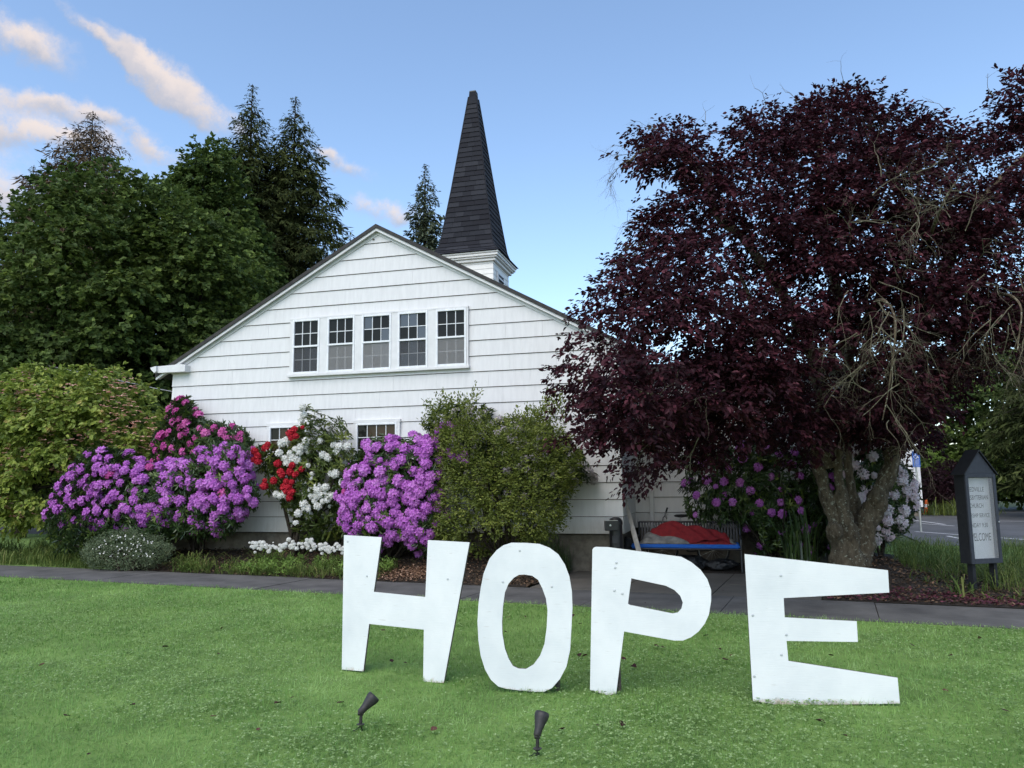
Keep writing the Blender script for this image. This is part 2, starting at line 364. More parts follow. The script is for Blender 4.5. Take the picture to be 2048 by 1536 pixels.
def plywood():
    m, t, b, o = base_mat('painted_plywood'); b.inputs['Roughness'].default_value = .42; b.inputs['Specular IOR Level'].default_value = .4
    a = ramp(t, noise(t, 2.2, 6, .6), [(.3, (.63, .655, .67)), (.62, (.735, .75, .755))])
    # bare, flaking wood along the foot
    g = t.nodes.new('ShaderNodeSeparateXYZ'); t.links.new(t.nodes.new('ShaderNodeTexCoord').outputs['Object'], g.inputs[0])
    mr = t.nodes.new('ShaderNodeMapRange'); t.links.new(g.outputs[2], mr.inputs[0]); mr.inputs[1].default_value = .13; mr.inputs[2].default_value = -.02
    n = noise(t, 11, 8, .75, (1, 1, 1)); ml = t.nodes.new('ShaderNodeMath'); ml.operation = 'MULTIPLY'; t.links.new(mr.outputs[0], ml.inputs[0]); t.links.new(n, ml.inputs[1])
    fl = ramp(t, ml.outputs[0], [(.33, (0, 0, 0)), (.46, (1, 1, 1))])
    y = t.nodes.new('ShaderNodeMix'); y.data_type = 'RGBA'; t.links.new(fl, y.inputs[0]); t.links.new(a, y.inputs[6]); y.inputs[7].default_value = (.50, .42, .36, 1)
    # hairline cracks and stains running with the grain
    cr = ramp(t, noise(t, 9, 4, .6, (.7, .7, 9)), [(.67, (0, 0, 0)), (.73, (1, 1, 1))])
    z = t.nodes.new('ShaderNodeMix'); z.data_type = 'RGBA'; t.links.new(cr, z.inputs[0]); t.links.new(y.outputs[2], z.inputs[6]); z.inputs[7].default_value = (.56, .55, .54, 1)
    t.links.new(z.outputs[2], b.inputs['Base Color'])
    bumpn(t, b, noise(t, 14, 5, .6, (.6, .6, 12)), .3, .004); return m
PLY = plywood(); PLYEDGE = M('plywood_edge', (.05, .045, .05), (.14, .11, .09), .85, 30)
BOLT = M('galvanised_bolt', (.5, .52, .54), rough=.45, metal=.3)
BARK = None
def bark_mat(name, c1, c2, lich, scale=18):
    m, t, b, o = base_mat(name); b.inputs['Roughness'].default_value = .92; b.inputs['Specular IOR Level'].default_value = .15
    a = ramp(t, noise(t, scale, 6, .65, (1, 1, .35)), [(.32, c1), (.68, c2)])
    l = ramp(t, noise(t, 17, 7, .75), [(.565, (0, 0, 0)), (.61, (1, 1, 1))])
    y = t.nodes.new('ShaderNodeMix'); y.data_type = 'RGBA'; t.links.new(l, y.inputs[0]); t.links.new(a, y.inputs[6]); y.inputs[7].default_value = (*lich, 1)
    t.links.new(y.outputs[2], b.inputs['Base Color']); bumpn(t, b, noise(t, scale * 1.6, 6, .7, (1, 1, .4)), .9, .03); return m
PBARK = bark_mat('plum_bark', (.055, .042, .028), (.17, .135, .09), (.34, .34, .26))
TWIG = bark_mat('lichen_twig', (.10, .085, .055), (.20, .18, .125), (.27, .27, .20), 30)
DBARK = bark_mat('dark_bark', (.02, .015, .011), (.05, .04, .03), (.07, .07, .05))

# ------------------------------------------------------------------ the setting
TAN = .414; PHI = math.atan(TAN); EA = np.array([cos(PHI), -sin(PHI)]); QA = np.array([sin(PHI), cos(PHI)])
def sw(a, s, z=0.0):
    """pavement coordinates: a along it, s metres behind its far edge"""
    return np.array([EA[0] * a + QA[0] * s, 13.2 + EA[1] * a + QA[1] * s, z])
def sas(x, y):
    dy = y - 13.2; return x * EA[0] + dy * EA[1], x * QA[0] + dy * QA[1]
def sheet(name, pts, z, m, kind='structure'):
    me = bpy.data.meshes.new(name); me.from_pydata([(float(p[0]), float(p[1]), z) for p in pts], [], [tuple(range(len(pts)))]); me.materials.append(m)
    return tag(mobj(name, me), kind=kind)
sheet('ground', [(-900, -300), (900, -300), (900, 1500), (-900, 1500)], -.06, FARG)
def lawn_far(x): return 11.5 - TAN * x
sheet('lawn', [(-22, -4), (22, -4), (22, lawn_far(22) + .03), (-22, lawn_far(-22) + .03)], -.004, SOIL)
# pavement: separate slabs with open joints
sid = bpy.data.objects.new('sidewalk', None); link(sid); tag(sid, kind='structure')
sub = [sw(-26, -1.575), sw(16, -1.575), sw(16, .01), sw(-26, .01)]
sb = sheet('joint_bed', sub, -.012, MULCH); sb.parent = sid; del sb['kind']
for k in range(22):
    a0 = -25.2 + k * 1.9 + .24; a1 = a0 + 1.888; g = random.uniform(-.004, .004)
    m = MB(); P = [sw(a0, -1.57), sw(a1, -1.57), sw(a1, 0), sw(a0, 0)]
    m.add([(p[0], p[1], -.05) for p in P] + [(p[0], p[1], .008 + g) for p in P], [(4, 5, 6, 7), (0, 1, 5, 4), (1, 2, 6, 5), (2, 3, 7, 6), (3, 0, 4, 7)])
    m.build('slab', CONC, sid)
pad = bpy.data.objects.new('bench_pad', None); link(pad); tag(pad, kind='structure')
pads = [(.28, 1.72), (1.73, 3.2), (3.21, 4.75)]
for (a0, a1) in pads:
    for (s0, s1) in ((.012, 1.35), (1.36, 2.9)):
        P = [sw(a0, s0), sw(a1 - .006, s0), sw(a1 - .006, s1), sw(a0, s1)]
        g = random.uniform(-.003, .003)
        MB().add([(p[0], p[1], -.05) for p in P] + [(p[0], p[1], .012 + g) for p in P], [(4, 5, 6, 7), (0, 1, 5, 4), (1, 2, 6, 5), (2, 3, 7, 6), (3, 0, 4, 7)]).build('slab', CONC2, pad)
def sstep(x): x = np.clip(x, 0, 1); return x * x * (3 - 2 * x)
def bedz(x, y):
    a, s = sas(x, y); h = np.where(a < 2.5, .36 * sstep(s / 1.9) * sstep((.35 - a) / 1.2), .26 * sstep(s / 2.6) * sstep((a - 4.75) / .8) * (1 - .9 * sstep((a - 5.7) / 1.1)))
    return h + .012
def bed(name, a0, a1, s0, s1, m, step=.12):
    A, B = np.meshgrid(np.arange(a0, a1 + .01, step), np.arange(s0, s1 + .01, step)); P = np.stack([EA[0] * A + QA[0] * B, 13.2 + EA[1] * A + QA[1] * B], -1)
    z = bedz(P[..., 0], P[..., 1]) + .05 * (vnoise(np.stack([P[..., 0], P[..., 1], 0 * A], -1), 5) - .5) * sstep((B - s0) / .3)
    V = np.concatenate([P, z[..., None]], -1).reshape(-1, 3); r, c = A.shape; i = np.arange(r - 1)[:, None] * c + np.arange(c - 1)[None]
    return tag(mobj(name, arrmesh(name, V, np.stack([i, i + 1, i + c + 1, i + c], -1).reshape(-1, 4), m, smooth_=True)), kind='structure')
bed('flower_bed', -9.3, .26, .012, 4.6, MULCH)
bed('tree_bed', 4.76, 9.6, .012, 5.2, MULCH)
sheet('verge', [sw(-26, .012)[:2], sw(-9.28, .012)[:2], sw(-9.28, 9)[:2], sw(-26, 9)[:2]], -.006, SOIL)
sheet('verge', [sw(.27, 2.9)[:2], sw(4.75, 2.9)[:2], sw(4.75, 7)[:2], sw(.27, 7)[:2]], -.010, MULCH)
sheet('verge', [sw(4.8, 4.4)[:2], sw(10.2, 4.4)[:2], sw(10.6, 11)[:2], sw(4.8, 11)[:2]], -.008, SOIL)
sheet('road', [(-90, 27), (-9, 27), (-9, 41), (-90, 41)], -.02, ASPH)
# car park on the far right
LOT = [(7.2, 11.2), (9.2, 15.6), (11.3, 22.0), (13.0, 27.0), (12.4, 36.3), (20, 38.5), (26, 47), (70, 47), (70, -2), (12, -2)]
sheet('car_park', LOT, -.02, ASPH)
def line(p, q, wd=.1):
    p = np.array(p, float); q = np.array(q, float); d = (q - p) / np.linalg.norm(q - p); n = np.array([-d[1], d[0]]) * wd / 2
    o = sheet('painted_line', [p - n, q - n, q + n, p + n], -.014, PAINT)
    return o
for (a, b) in [((1830, 1062), (2048, 1078)), ((1840, 1046), (1908, 1051)), ((1895, 1071), (2048, 1101)), ((1830, 1040), (1890, 1048)), ((1990, 1041), (2048, 1042)), ((2000, 1094), (2048, 1103)), ((1990, 1110), (2048, 1113))]:
    p, q = gnd(*a)[:2], gnd(*b)[:2]; line(p, q + (q - p) * .4 if b[0] == 2048 else q, .11)

# ------------------------------------------------------------------ the church
TH = radians(15); HL = np.array([-7.871, 17.844, 0.0]); WX = np.array([cos(TH), -sin(TH), 0]); WB = np.array([sin(TH), cos(TH), 0])
def hl(u, y, z): return HL + WX * u + WB * y + np.array([0, 0, z])
def wallplane(off=0.0):
    p0 = HL - WB * off
    return lambda x, y: onplane(x, y, p0, TH)
HW, UC = 10.33, 5.14; SLOPE = .552; ZAP = 7.39; ZB = .72; EX = .33
church = thing('church', 'white shingled church with five upper gable windows and a dark pointed spire', 'church', HL, -TH)
def zroof(u): return ZAP - SLOPE * abs(u - UC)
gpoly = [(0, ZB), (HW, ZB), (HW, zroof(HW) - .1), (UC, ZAP - .1), (0, zroof(0) - .1)]
m = MB().prism(gpoly, .03, 16.0); m.build('wall', SIDING, church)
MB().box(.05, HW - .05, .06, 16, -.4, ZB - .012).build('foundation', FOUND, church)
def clip(poly, a, b, c):
    """keep the side a*x + b*z <= c"""
    o = []
    for i in range(len(poly)):
        p, q = poly[i], poly[(i + 1) % len(poly)]; fp = a * p[0] + b * p[1] - c; fq = a * q[0] + b * q[1] - c
        if fp <= 0: o.append(p)
        if (fp < 0 < fq) or (fq < 0 < fp): t = fp / (fp - fq); o.append((p[0] + (q[0] - p[0]) * t, p[1] + (q[1] - p[1]) * t))
    return o
WINS = [(3.125, 3.794), (3.977, 4.64), (4.806, 5.499), (5.649, 6.335), (6.516, 7.194)]
def shingles(parent, u0, u1, zmax, fy, top=None, skip=(), wmin=.6, wmax=1.0):
    """fy(u, d, z) -> local point, d metres out from the wall"""
    k = 0; z = ZB
    while z < zmax - .03:
        z1 = min(z + EX, zmax); u = u0 + (-random.uniform(.2, .55) if k else 0); cuts = []
        while u < u1:
            v = u + random.uniform(wmin, wmax)
            if u1 - v < .18: v = u1
            a, b = max(u, u0), min(v, u1); u = v
            if b - a < .05: continue
            poly = [(a + .0012, z), (b - .0012, z), (b - .0012, z1 + .02), (a + .0012, z1 + .02)]
            if top:
                for c in top: poly = clip(poly, *c)
            if len(poly) < 3: continue
            if any(a > s[0] and b < s[1] and z > s[2] and z1 < s[3] for s in skip): continue
            n = len(poly); g = random.uniform(-.0012, .0012)
            out_ = lambda q: .024 - .021 * min(1, (q[1] - z) / EX) + g
            cv = .011      # worn bare lower lip, turned in; dark colour also paints the course shadow
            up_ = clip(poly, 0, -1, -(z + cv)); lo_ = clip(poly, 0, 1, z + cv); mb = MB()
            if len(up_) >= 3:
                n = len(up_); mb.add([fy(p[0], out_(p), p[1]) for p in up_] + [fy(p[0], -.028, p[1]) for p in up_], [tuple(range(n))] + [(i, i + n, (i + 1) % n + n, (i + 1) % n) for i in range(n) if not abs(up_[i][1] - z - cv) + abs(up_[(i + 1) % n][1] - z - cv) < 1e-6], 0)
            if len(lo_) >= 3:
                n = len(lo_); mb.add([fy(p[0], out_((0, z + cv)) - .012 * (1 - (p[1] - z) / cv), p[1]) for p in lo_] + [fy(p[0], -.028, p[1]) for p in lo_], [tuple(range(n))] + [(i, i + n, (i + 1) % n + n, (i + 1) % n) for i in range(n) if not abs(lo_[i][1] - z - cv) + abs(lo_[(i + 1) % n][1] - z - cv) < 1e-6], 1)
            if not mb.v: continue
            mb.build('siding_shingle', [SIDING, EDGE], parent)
        z += EX; k += 1
rk = ZAP - .12
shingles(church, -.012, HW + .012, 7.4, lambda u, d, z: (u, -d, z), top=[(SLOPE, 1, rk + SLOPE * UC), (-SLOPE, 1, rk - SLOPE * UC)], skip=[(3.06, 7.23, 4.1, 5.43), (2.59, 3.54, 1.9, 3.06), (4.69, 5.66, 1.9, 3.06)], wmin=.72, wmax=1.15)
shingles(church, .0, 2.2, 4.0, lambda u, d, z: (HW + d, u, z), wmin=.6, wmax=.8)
# side wing behind the bench
MB().box(HW + .03, 14.75, 2.23, 9.0, ZB, 4.0).build('side_wing', SIDING, church)
MB().box(HW + .05, 14.7, 2.26, 9.0, -.3, ZB - .012).build('foundation', FOUND, church)
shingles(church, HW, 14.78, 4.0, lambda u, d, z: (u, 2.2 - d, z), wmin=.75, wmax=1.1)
MB().prism([(HW - .6, 4.0), (15.1, 4.0), (15.1, 4.1), (HW - .6, 4.35)], 1.95, 9.1).build('wing_roof', ROOF, church)
# roof slabs, bargeboards and frieze
def rakebar(u0, u1, dz0, dz1, y0, y1):
    m = MB(); V = []
    for u in (u0, u1):
        for dz in (dz0, dz1):
            for y in (y0, y1): V.append((u, y, zroof(u) + dz))
    return m.add(V, [(0, 2, 3, 1), (4, 5, 7, 6), (0, 1, 5, 4), (2, 6, 7, 3), (0, 4, 6, 2), (1, 3, 7, 5)])
for sgn in (-1, 1):
    e = UC + sgn * 5.52
    rakebar(*sorted((UC, e)), 0, -.088, -.15, 16.1).build('roof_slope', ROOF, church)
    rakebar(*sorted((UC, e)), -.0885, -.15, -.125, -.08).build('bargeboard', TRIM, church)
    rakebar(*sorted((UC, e)), -.0885, -.12, -.079, .02).build('soffit', TRIM, church)
    rakebar(*sorted((UC, UC + sgn * 5.17)), -.126, -.215, -.035, .01).build('frieze_board', TRIM, church)
MB().prism([(-.28, 4.345), (.46, 4.345), (.46, 4.50), (.36, 4.52), (-.28, 4.50)], -.20, -.02).build('eave_return', TRIM, church)
gt = MB().prism([(-.33, 4.34), (-.28, 4.38), (-.28, 4.50), (-.44, 4.47), (-.42, 4.42)], -.25, 16); gt.build('gutter', TRIM, church)
MB().box(5.02, 5.06, -.05, -.02, 7.07, 7.09).build('hook', EDGE, church)
# windows
def window(u0, u1, z0, z1, cols, rows, upper, glass, screen=None, lower=True):
    win = bpy.data.objects.new('window', None); link(win, church); win.location = (u0, -.058, z0); W_, H_ = u1 - u0, z1 - z0
    fr = MB(); t = .045
    for (a, b, c, d) in ((0, t, 0, H_), (W_ - t, W_, 0, H_), (t, W_ - t, H_ - t, H_), (t, W_ - t, 0, t)): fr.box(a, b, -.03, .03, c, d)
    fr.build('frame', SASH, win, bevel=.006)
    zm = H_ * .5
    halves = [(zm + .015, H_ - t, 0, 'up')] + ([(t, zm - .015, .016, 'low')] if lower else []) if upper else [(t, H_ - t, 0, 'up')]
    if upper: MB().box(.02, W_ - .02, -.036, .02, zm - .018, zm + .02).build('meeting_rail', SASH, win)
    for (a, b, dy, kind) in halves:
        ww = W_ - 2 * t; s = .014
        for c in range(cols):
            for r in range(rows):
                x0, x1 = t + ww * c / cols, t + ww * (c + 1) / cols; y0, y1 = a + (b - a) * r / rows, a + (b - a) * (r + 1) / rows
                g = random.uniform(-.0015, .0015)
                MB().add([(x0, .012 + dy + g, y0), (x1, .012 + dy - g, y0), (x1, .012 + dy - g, y1), (x0, .012 + dy + g, y1)], [(0, 1, 2, 3)]).build('pane', random.choice(glass), win)
        mu = MB()
        for c in range(1, cols): mu.box(t + ww * c / cols - s / 2, t + ww * c / cols + s / 2, dy - .006, dy + .01, a, b)
        for r in range(1, rows): mu.box(t, W_ - t, dy - .0045, dy + .0085, a + (b - a) * r / rows - s / 2, a + (b - a) * r / rows + s / 2)
        mu.build('glazing_bars', SASH, win)
        if kind == 'low' and screen:
            MB().add([(t, -.012, a), (W_ - t, -.012, a), (W_ - t, -.012, b), (t, -.012, b)], [(0, 1, 2, 3)]).build('insect_screen', screen, win)
    return win
cas = MB(); c0, c1, cz0, cz1 = 3.06, 7.235, 4.10, 5.43
cas.box(c0, c1, -.082, 0, 5.385, cz1); edges = [c0] + [v for wn_ in WINS for v in wn_] + [c1]
for i in range(0, len(edges), 2): cas.box(edges[i], edges[i + 1], -.077, 0, 4.165, 5.385)
cas.build('window_casing', TRIM, church, bevel=.005); MB().box(3.03, 7.26, -.11, 0, 4.10, 4.163).build('window_sill', TRIM, church, bevel=.008)
for i, (a, b) in enumerate(WINS): window(a, b, 4.165, 5.385, 3, 2, True, [GLASS] if i not in (2, 3) else [GLASSR, GLASS], (SCREEN_D, SCREEN_L, SCREEN_L, SCREEN_D, SCREEN_L)[i])
for (a, b) in ((2.59, 3.54), (4.69, 5.66)):
    cs = MB().box(a - .06, b + .06, -.082, 0, 3.03, 3.10).box(a - .05, a + .01, -.077, 0, 1.9, 3.03).box(b - .01, b + .05, -.077, 0, 1.9, 3.03); cs.build('window_casing', TRIM, church, bevel=.005)
    window(a + .01, b - .01, 1.9, 3.03, 4, 4, False, [GLASS, GLASSW, GLASSW])
# downspout on the wing
dp = onplane(np.array([1303.7]), np.array([1000.]), hl(0, 2.2, 0), TH)[0]; du = float((dp - HL) @ WX)
MB().box(du - .045, du + .045, 2.1, 2.175, .78, 3.95).box(du - .055, du + .055, 2.09, 2.176, 1.50, 1.53).box(du - .05, du + .05, 2.0, 2.178, .66, .79).build('downspout', TRIM, church, bevel=.008)

# tower and spire
TC_, TS = 6.7, .84; UT = 5.21
tower = MB().box(UT - TS, UT + TS, TC_ - TS, TC_ + TS, 5.5, 8.28).build('bell_tower', CREAM, church)
for k in range(11):
    z = 6.55 + k * .155
    for sx in (0, 1):
        if sx == 0: MB().add([(UT - TS - .012, TC_ - TS - .014, z), (UT + TS + .012, TC_ - TS - .014, z), (UT + TS, TC_ - TS - .003, z + .155), (UT - TS, TC_ - TS - .003, z + .155), (UT - TS, TC_ - TS, z), (UT + TS, TC_ - TS, z)], [(0, 1, 2, 3), (0, 4, 5, 1)]).build('clapboard', CREAM, tower)
        else: MB().add([(UT + TS + .014, TC_ - TS - .012, z), (UT + TS + .014, TC_ + TS, z), (UT + TS + .003, TC_ + TS, z + .155), (UT + TS + .003, TC_ - TS, z + .155), (UT + TS, TC_ - TS, z), (UT + TS, TC_ + TS, z)], [(0, 1, 2, 3), (0, 4, 5, 1)]).build('clapboard', CREAM, tower)
lv = MB().box(UT + TS + .016, UT + TS + .05, 6.2, 6.26, 6.9, 7.95).box(UT + TS + .016, UT + TS + .05, 6.85, 6.91, 6.9, 7.95).box(UT + TS + .016, UT + TS + .05, 6.26, 6.85, 7.88, 7.95).build('louver_frame', TRIM, tower)
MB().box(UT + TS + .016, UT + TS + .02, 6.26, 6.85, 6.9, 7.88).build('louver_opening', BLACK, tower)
for k in range(6):
    z = 6.95 + k * .155
    MB().add([(UT + TS + .022, 6.265, z + .08), (UT + TS + .022, 6.845, z + .08), (UT + TS + .07, 6.845, z), (UT + TS + .07, 6.265, z), (UT + TS + .022, 6.265, z + .095), (UT + TS + .022, 6.845, z + .095), (UT + TS + .07, 6.845, z + .018), (UT + TS + .07, 6.265, z + .018)], [(3, 2, 1, 0), (4, 5, 6, 7), (0, 1, 5, 4), (2, 3, 7, 6), (1, 2, 6, 5), (3, 0, 4, 7)]).build('louver_slat', TRIM, tower)
for (r0, z0, z1) in ((TS + .09, 8.16, 8.24), (TS + .15, 8.242, 8.29), (TS + .19, 8.292, 8.37), (TS + .22, 8.372, 8.42)):
    MB().box(UT - r0, UT + r0, TC_ - r0, TC_ + r0, z0, z1).build('cornice', CREAM, tower, bevel=.015)
PROF = [(8.425, 1.09), (8.47, 1.02), (8.56, .93), (8.68, .86), (8.85, .80), (9.3, .73), (10.6, .535), (12.15, .325), (13.72, .115), (13.9, .105)]
def shw(z):
    return float(np.interp(z, [p[0] for p in PROF], [p[1] for p in PROF]))
sp = MB(); V = []; Fc = []
for z, h in PROF: V += [(UT - h, TC_ - h, z), (UT + h, TC_ - h, z), (UT + h, TC_ + h, z), (UT - h, TC_ + h, z)]
for i in range(len(PROF) - 1):
    for k in range(4): Fc.append((i * 4 + k, i * 4 + (k + 1) % 4, i * 4 + 4 + (k + 1) % 4, i * 4 + 4 + k))
Fc += [(3, 2, 1, 0), tuple(range(len(V) - 4, len(V)))]
spire = sp.add(V, Fc).build('spire', SPIRE, church)
rowz = [8.43, 8.50, 8.59, 8.70]; z = 8.84
while z < 13.6: rowz.append(z); z += .165
rowz.append(13.72)
rest = MB()
for i in range(len(rowz) - 1):
    z0, z1 = rowz[i], rowz[i + 1]; h0, h1 = shw(z0), shw(z1)
    for face in range(4):
        t = -1 + random.uniform(-.25, 0) * .3
        first = True
        while t < 1:
            wd = random.uniform(.24, .52); t2 = t + wd / h0
            if 1 - t2 < .12 / h0: t2 = 1
            a, b = max(t, -1), min(t2, 1); t = t2
            d0, d1 = .028, .008; g = .002 / h0
            def pt(s, z_, h, d): 
                q = [(s * (h + d * (abs(s) > .99)), -h - d), (h + d, s * (h + d * (abs(s) > .99))), (-s * (h + d * (abs(s) > .99)), h + d), (-h - d, -s * (h + d * (abs(s) > .99)))][face]
                return (UT + q[0], TC_ + q[1], z_)
            V = [pt(a + g, z0, h0, d0), pt(b - g, z0, h0, d0), pt(b - g, z1, h1, d1), pt(a + g, z1, h1, d1), pt(a + g, z0, h0, 0), pt(b - g, z0, h0, 0)]
            Fs = [(0, 1, 2, 3), (4, 5, 1, 0), (4, 0, 3), (1, 5, 2)]
            if face < 2: MB().add(V, Fs).build('roof_shingle', SPIRE, spire)
            else: rest.add(V, Fs)
tag(rest.build('roof_shingle', SPIRE, spire), kind='stuff')
MB().prism([(-.112, 0), (.112, 0), (.10, .13), (-.10, .13)], -.105, .105).build('tip_cap', M('lead_cap', (.06, .065, .065), (.13, .13, .12), .6, 12), spire, loc=(UT, TC_, 13.8))
for sx, sy in ((-1, -1), (1, -1), (1, 1)):
    MB().tube([(UT + sx * (h + .012), TC_ + sy * (h + .012), z) for z, h in PROF[1:-1]], .022, 5).build('ridge_cap', SPIRE, spire)

# ------------------------------------------------------------------ the four plywood letters
def outline(crop, pts): ox, oy, s = crop; return [(ox + x * s, oy + y * s) for x, y in pts]
C6 = (660, 1050, .29297); C7 = (1150, 1060, .33691)
H_ = outline(C6, [(100, 68), (357, 83), (304, 455), (655, 490), (672, 102), (957, 118), (780, 1077), (640, 1068), (645, 713), (272, 674), (232, 997), (85, 985)])
O_ = outline(C6, [(1240, 120), (1330, 121), (1430, 128), (1500, 155), (1560, 200), (1605, 270), (1635, 350), (1652, 450), (1656, 560), (1648, 720), (1640, 850), (1615, 965), (1570, 1050), (1515, 1112), (1460, 1137), (1380, 1135), (1280, 1125), (1200, 1115), (1150, 1100), (1100, 1055), (1060, 985), (1030, 890), (1015, 790), (1008, 660), (1015, 540), (1030, 430), (1050, 330), (1090, 230), (1140, 170), (1185, 138)])
Oi = outline(C6, [(1325, 337), (1380, 345), (1420, 372), (1450, 430), (1475, 500), (1486, 580), (1480, 700), (1465, 810), (1435, 890), (1390, 950), (1340, 980), (1290, 978), (1250, 960), (1220, 910), (1195, 840), (1178, 740), (1176, 660), (1182, 560), (1195, 460), (1220, 400), (1255, 360), (1290, 340)])
P_ = outline(C7, [(104, 116), (112, 104), (125, 99), (195, 101), (630, 158), (690, 190), (745, 235), (785, 290), (808, 355), (808, 420), (795, 500), (770, 555), (735, 600), (690, 635), (640, 655), (590, 655), (292, 601), (245, 968), (205, 978), (165, 972), (120, 955), (90, 947)])
Pi = outline(C7, [(335, 286), (540, 330), (590, 355), (625, 390), (640, 430), (632, 465), (610, 488), (580, 494), (325, 443), (315, 436)])
E_ = outline(C7, [(1005, 142), (1855, 238), (1863, 370), (1237, 403), (1243, 517), (1670, 540), (1677, 663), (1254, 657), (1265, 775), (1912, 875), (1926, 1028), (1500, 1035), (1200, 1035), (1055, 1012)])
BOLTS = {'H': [(735.6, 1152), (897, 1158), (697, 1083)], 'O': [(1006, 1163.5), (1104, 1173), (1040, 1101)], 'P': [(1230.6, 1135), (1229, 1180.6), (1245, 1187), (1233, 1125)], 'E': [(1561, 1151), (1505, 1230), (1508, 1352), (1572, 1269), (1562, 1309)]}
LABELS = {'H': 'white plywood letter H, the first of the four standing letters', 'O': 'white plywood letter O with an oval hole, standing between H and P',
          'P': 'white plywood letter P with a rounded bowl and flaking foot', 'E': 'white plywood letter E with three long arms, last of the row'}
def letter(ch, poly, hole, foot, yaw):
    p0 = gnd(np.array([foot[0]]), np.array([foot[1]]))[0]; ex = np.array([cos(yaw), sin(yaw), 0]); nb = np.array([-sin(yaw), cos(yaw), 0])
    rt = thing('plywood_letter', LABELS[ch], 'letter', (p0[0], p0[1], 0), yaw, 'plywood letters on the lawn')
    def loc(pts):
        a = np.array(pts, float); q = onplane(a[:, 0], a[:, 1], p0, -yaw) - p0; return [(float(v @ ex), float(v[2])) for v in q]
    O2 = loc(poly); bm = bmesh.new(); th = .020
    rings = [O2] + ([loc(hole)] if hole else []); es = []
    for rg in rings:
        vs = [bm.verts.new((x, -th / 2, z)) for x, z in rg]; es += [bm.edges.new((vs[i], vs[(i + 1) % len(vs)])) for i in range(len(vs))]
    r = bmesh.ops.triangle_fill(bm, use_beauty=True, edges=es, normal=(0, -1, 0))
    fs = [f for f in bm.faces]
    for f in fs:
        f.normal_update()
        if f.normal.y > 0: f.normal_flip()
    ex_ = bmesh.ops.extrude_face_region(bm, geom=fs); vs = [g for g in ex_['geom'] if isinstance(g, bmesh.types.BMVert)]
    bmesh.ops.translate(bm, verts=vs, vec=(0, th, 0)); bmesh.ops.recalc_face_normals(bm, faces=bm.faces[:])
    me = bpy.data.meshes.new('board'); bm.normal_update()
    for f in bm.faces: f.material_index = 0 if f.normal.y < -.9 else 1
    bm.to_mesh(me); bm.free(); me.materials.append(PLY); me.materials.append(PLYEDGE)
    mobj('board', me, rt)
    for (bx, by) in loc(BOLTS[ch]): MB().lathe([(.002, 0), (.0105, .0005), (.010, .003), (.006, .004), (.001, .0045)], 10, (0, -1, 0), 0, (bx, -th / 2, by)).build('bolt', BOLT, rt)
    xs = [x for x, z in O2]; cxs = {'H': (.10, 1.0), 'O': (.47,), 'P': (.225,), 'E': (.10, .17)}[ch]
    for cx in cxs:     # prop at the back
        dp_ = {'H': .08, 'O': .10, 'P': .10, 'E': .12}[ch]; z1 = .55 if ch != 'O' else .4
        MB().add([(cx - .02, th / 2 + .004, z1), (cx + .02, th / 2 + .004, z1), (cx + .02, th / 2 + .034, z1), (cx - .02, th / 2 + .034, z1), (cx - .02, dp_, -.02), (cx + .02, dp_, -.02), (cx + .02, dp_ + .03, -.02), (cx - .02, dp_ + .03, -.02)],
                 [(0, 1, 2, 3), (7, 6, 5, 4), (0, 4, 5, 1), (1, 5, 6, 2), (2, 6, 7, 3), (3, 7, 4, 0)]).build('prop', PLYEDGE, rt)
    return rt
letter('H', H_, None, (686.4, 1340), radians(-28))
letter('O', O_, Oi, (1000, 1383), radians(-9))
letter('P', P_, Pi, (1180, 1387), radians(-13))
letter('E', E_, None, (1506, 1406), radians(-6))

# ------------------------------------------------------------------ spot lamps in the lawn
LAMPM = M('bronze_lamp', (.022, .020, .020), (.038, .034, .034), .5, 30, spec=.35)
def lamp(px, tip, label):
    p = gnd(np.array([px[0]]), np.array([px[1]]))[0]; rt = thing('spot_lamp', label, 'lamp', p, 0, 'spot lamps aimed at the letters'); rt.scale = (.71, .71, .71)
    MB().lathe([(.004, -.12), (.02, -.02), (.02, .055)], 8).build('stake', BLACK, rt)
    MB().lathe([(.036, .055), (.040, .058), (.040, .062), (.024, .066)], 16).build('collar', LAMPM, rt)
    MB().tube([(0, 0, .06), (.004 * np.sign(tip[0]), 0, .155)], [.017, .015], 10).build('stem', LAMPM, rt)
    MB().tube([(-.026, 0, .165), (.026, 0, .165)], .024, 12).build('knuckle', LAMPM, rt, smooth_=False)
    d = unit(np.array(tip, float)); h = MB().lathe([(.001, -.018), (.024, -.016), (.034, -.004), (.037, .05), (.049, .10), (.063, .145), (.067, .175), (.062, .195), (.055, .197), (.045, .16), (.001, .14)], 22, d, 0, (0, .0, .175)); h.build('head', LAMPM, rt, smooth_=True)
    MB().tube([(.0, 0, .02), (-.02, -.01, .03), (-.05, -.02, .008), (-.09, -.01, -.005)], .004, 5).build('cable', BLACK, rt)
lamp((721, 1461), (.66, .35, .72), 'black spot lamp on a stake in the grass below the letter H')
lamp((1075, 1511), (.26, .45, .8), 'black spot lamp on a stake in the grass below the letter O, the nearer one')

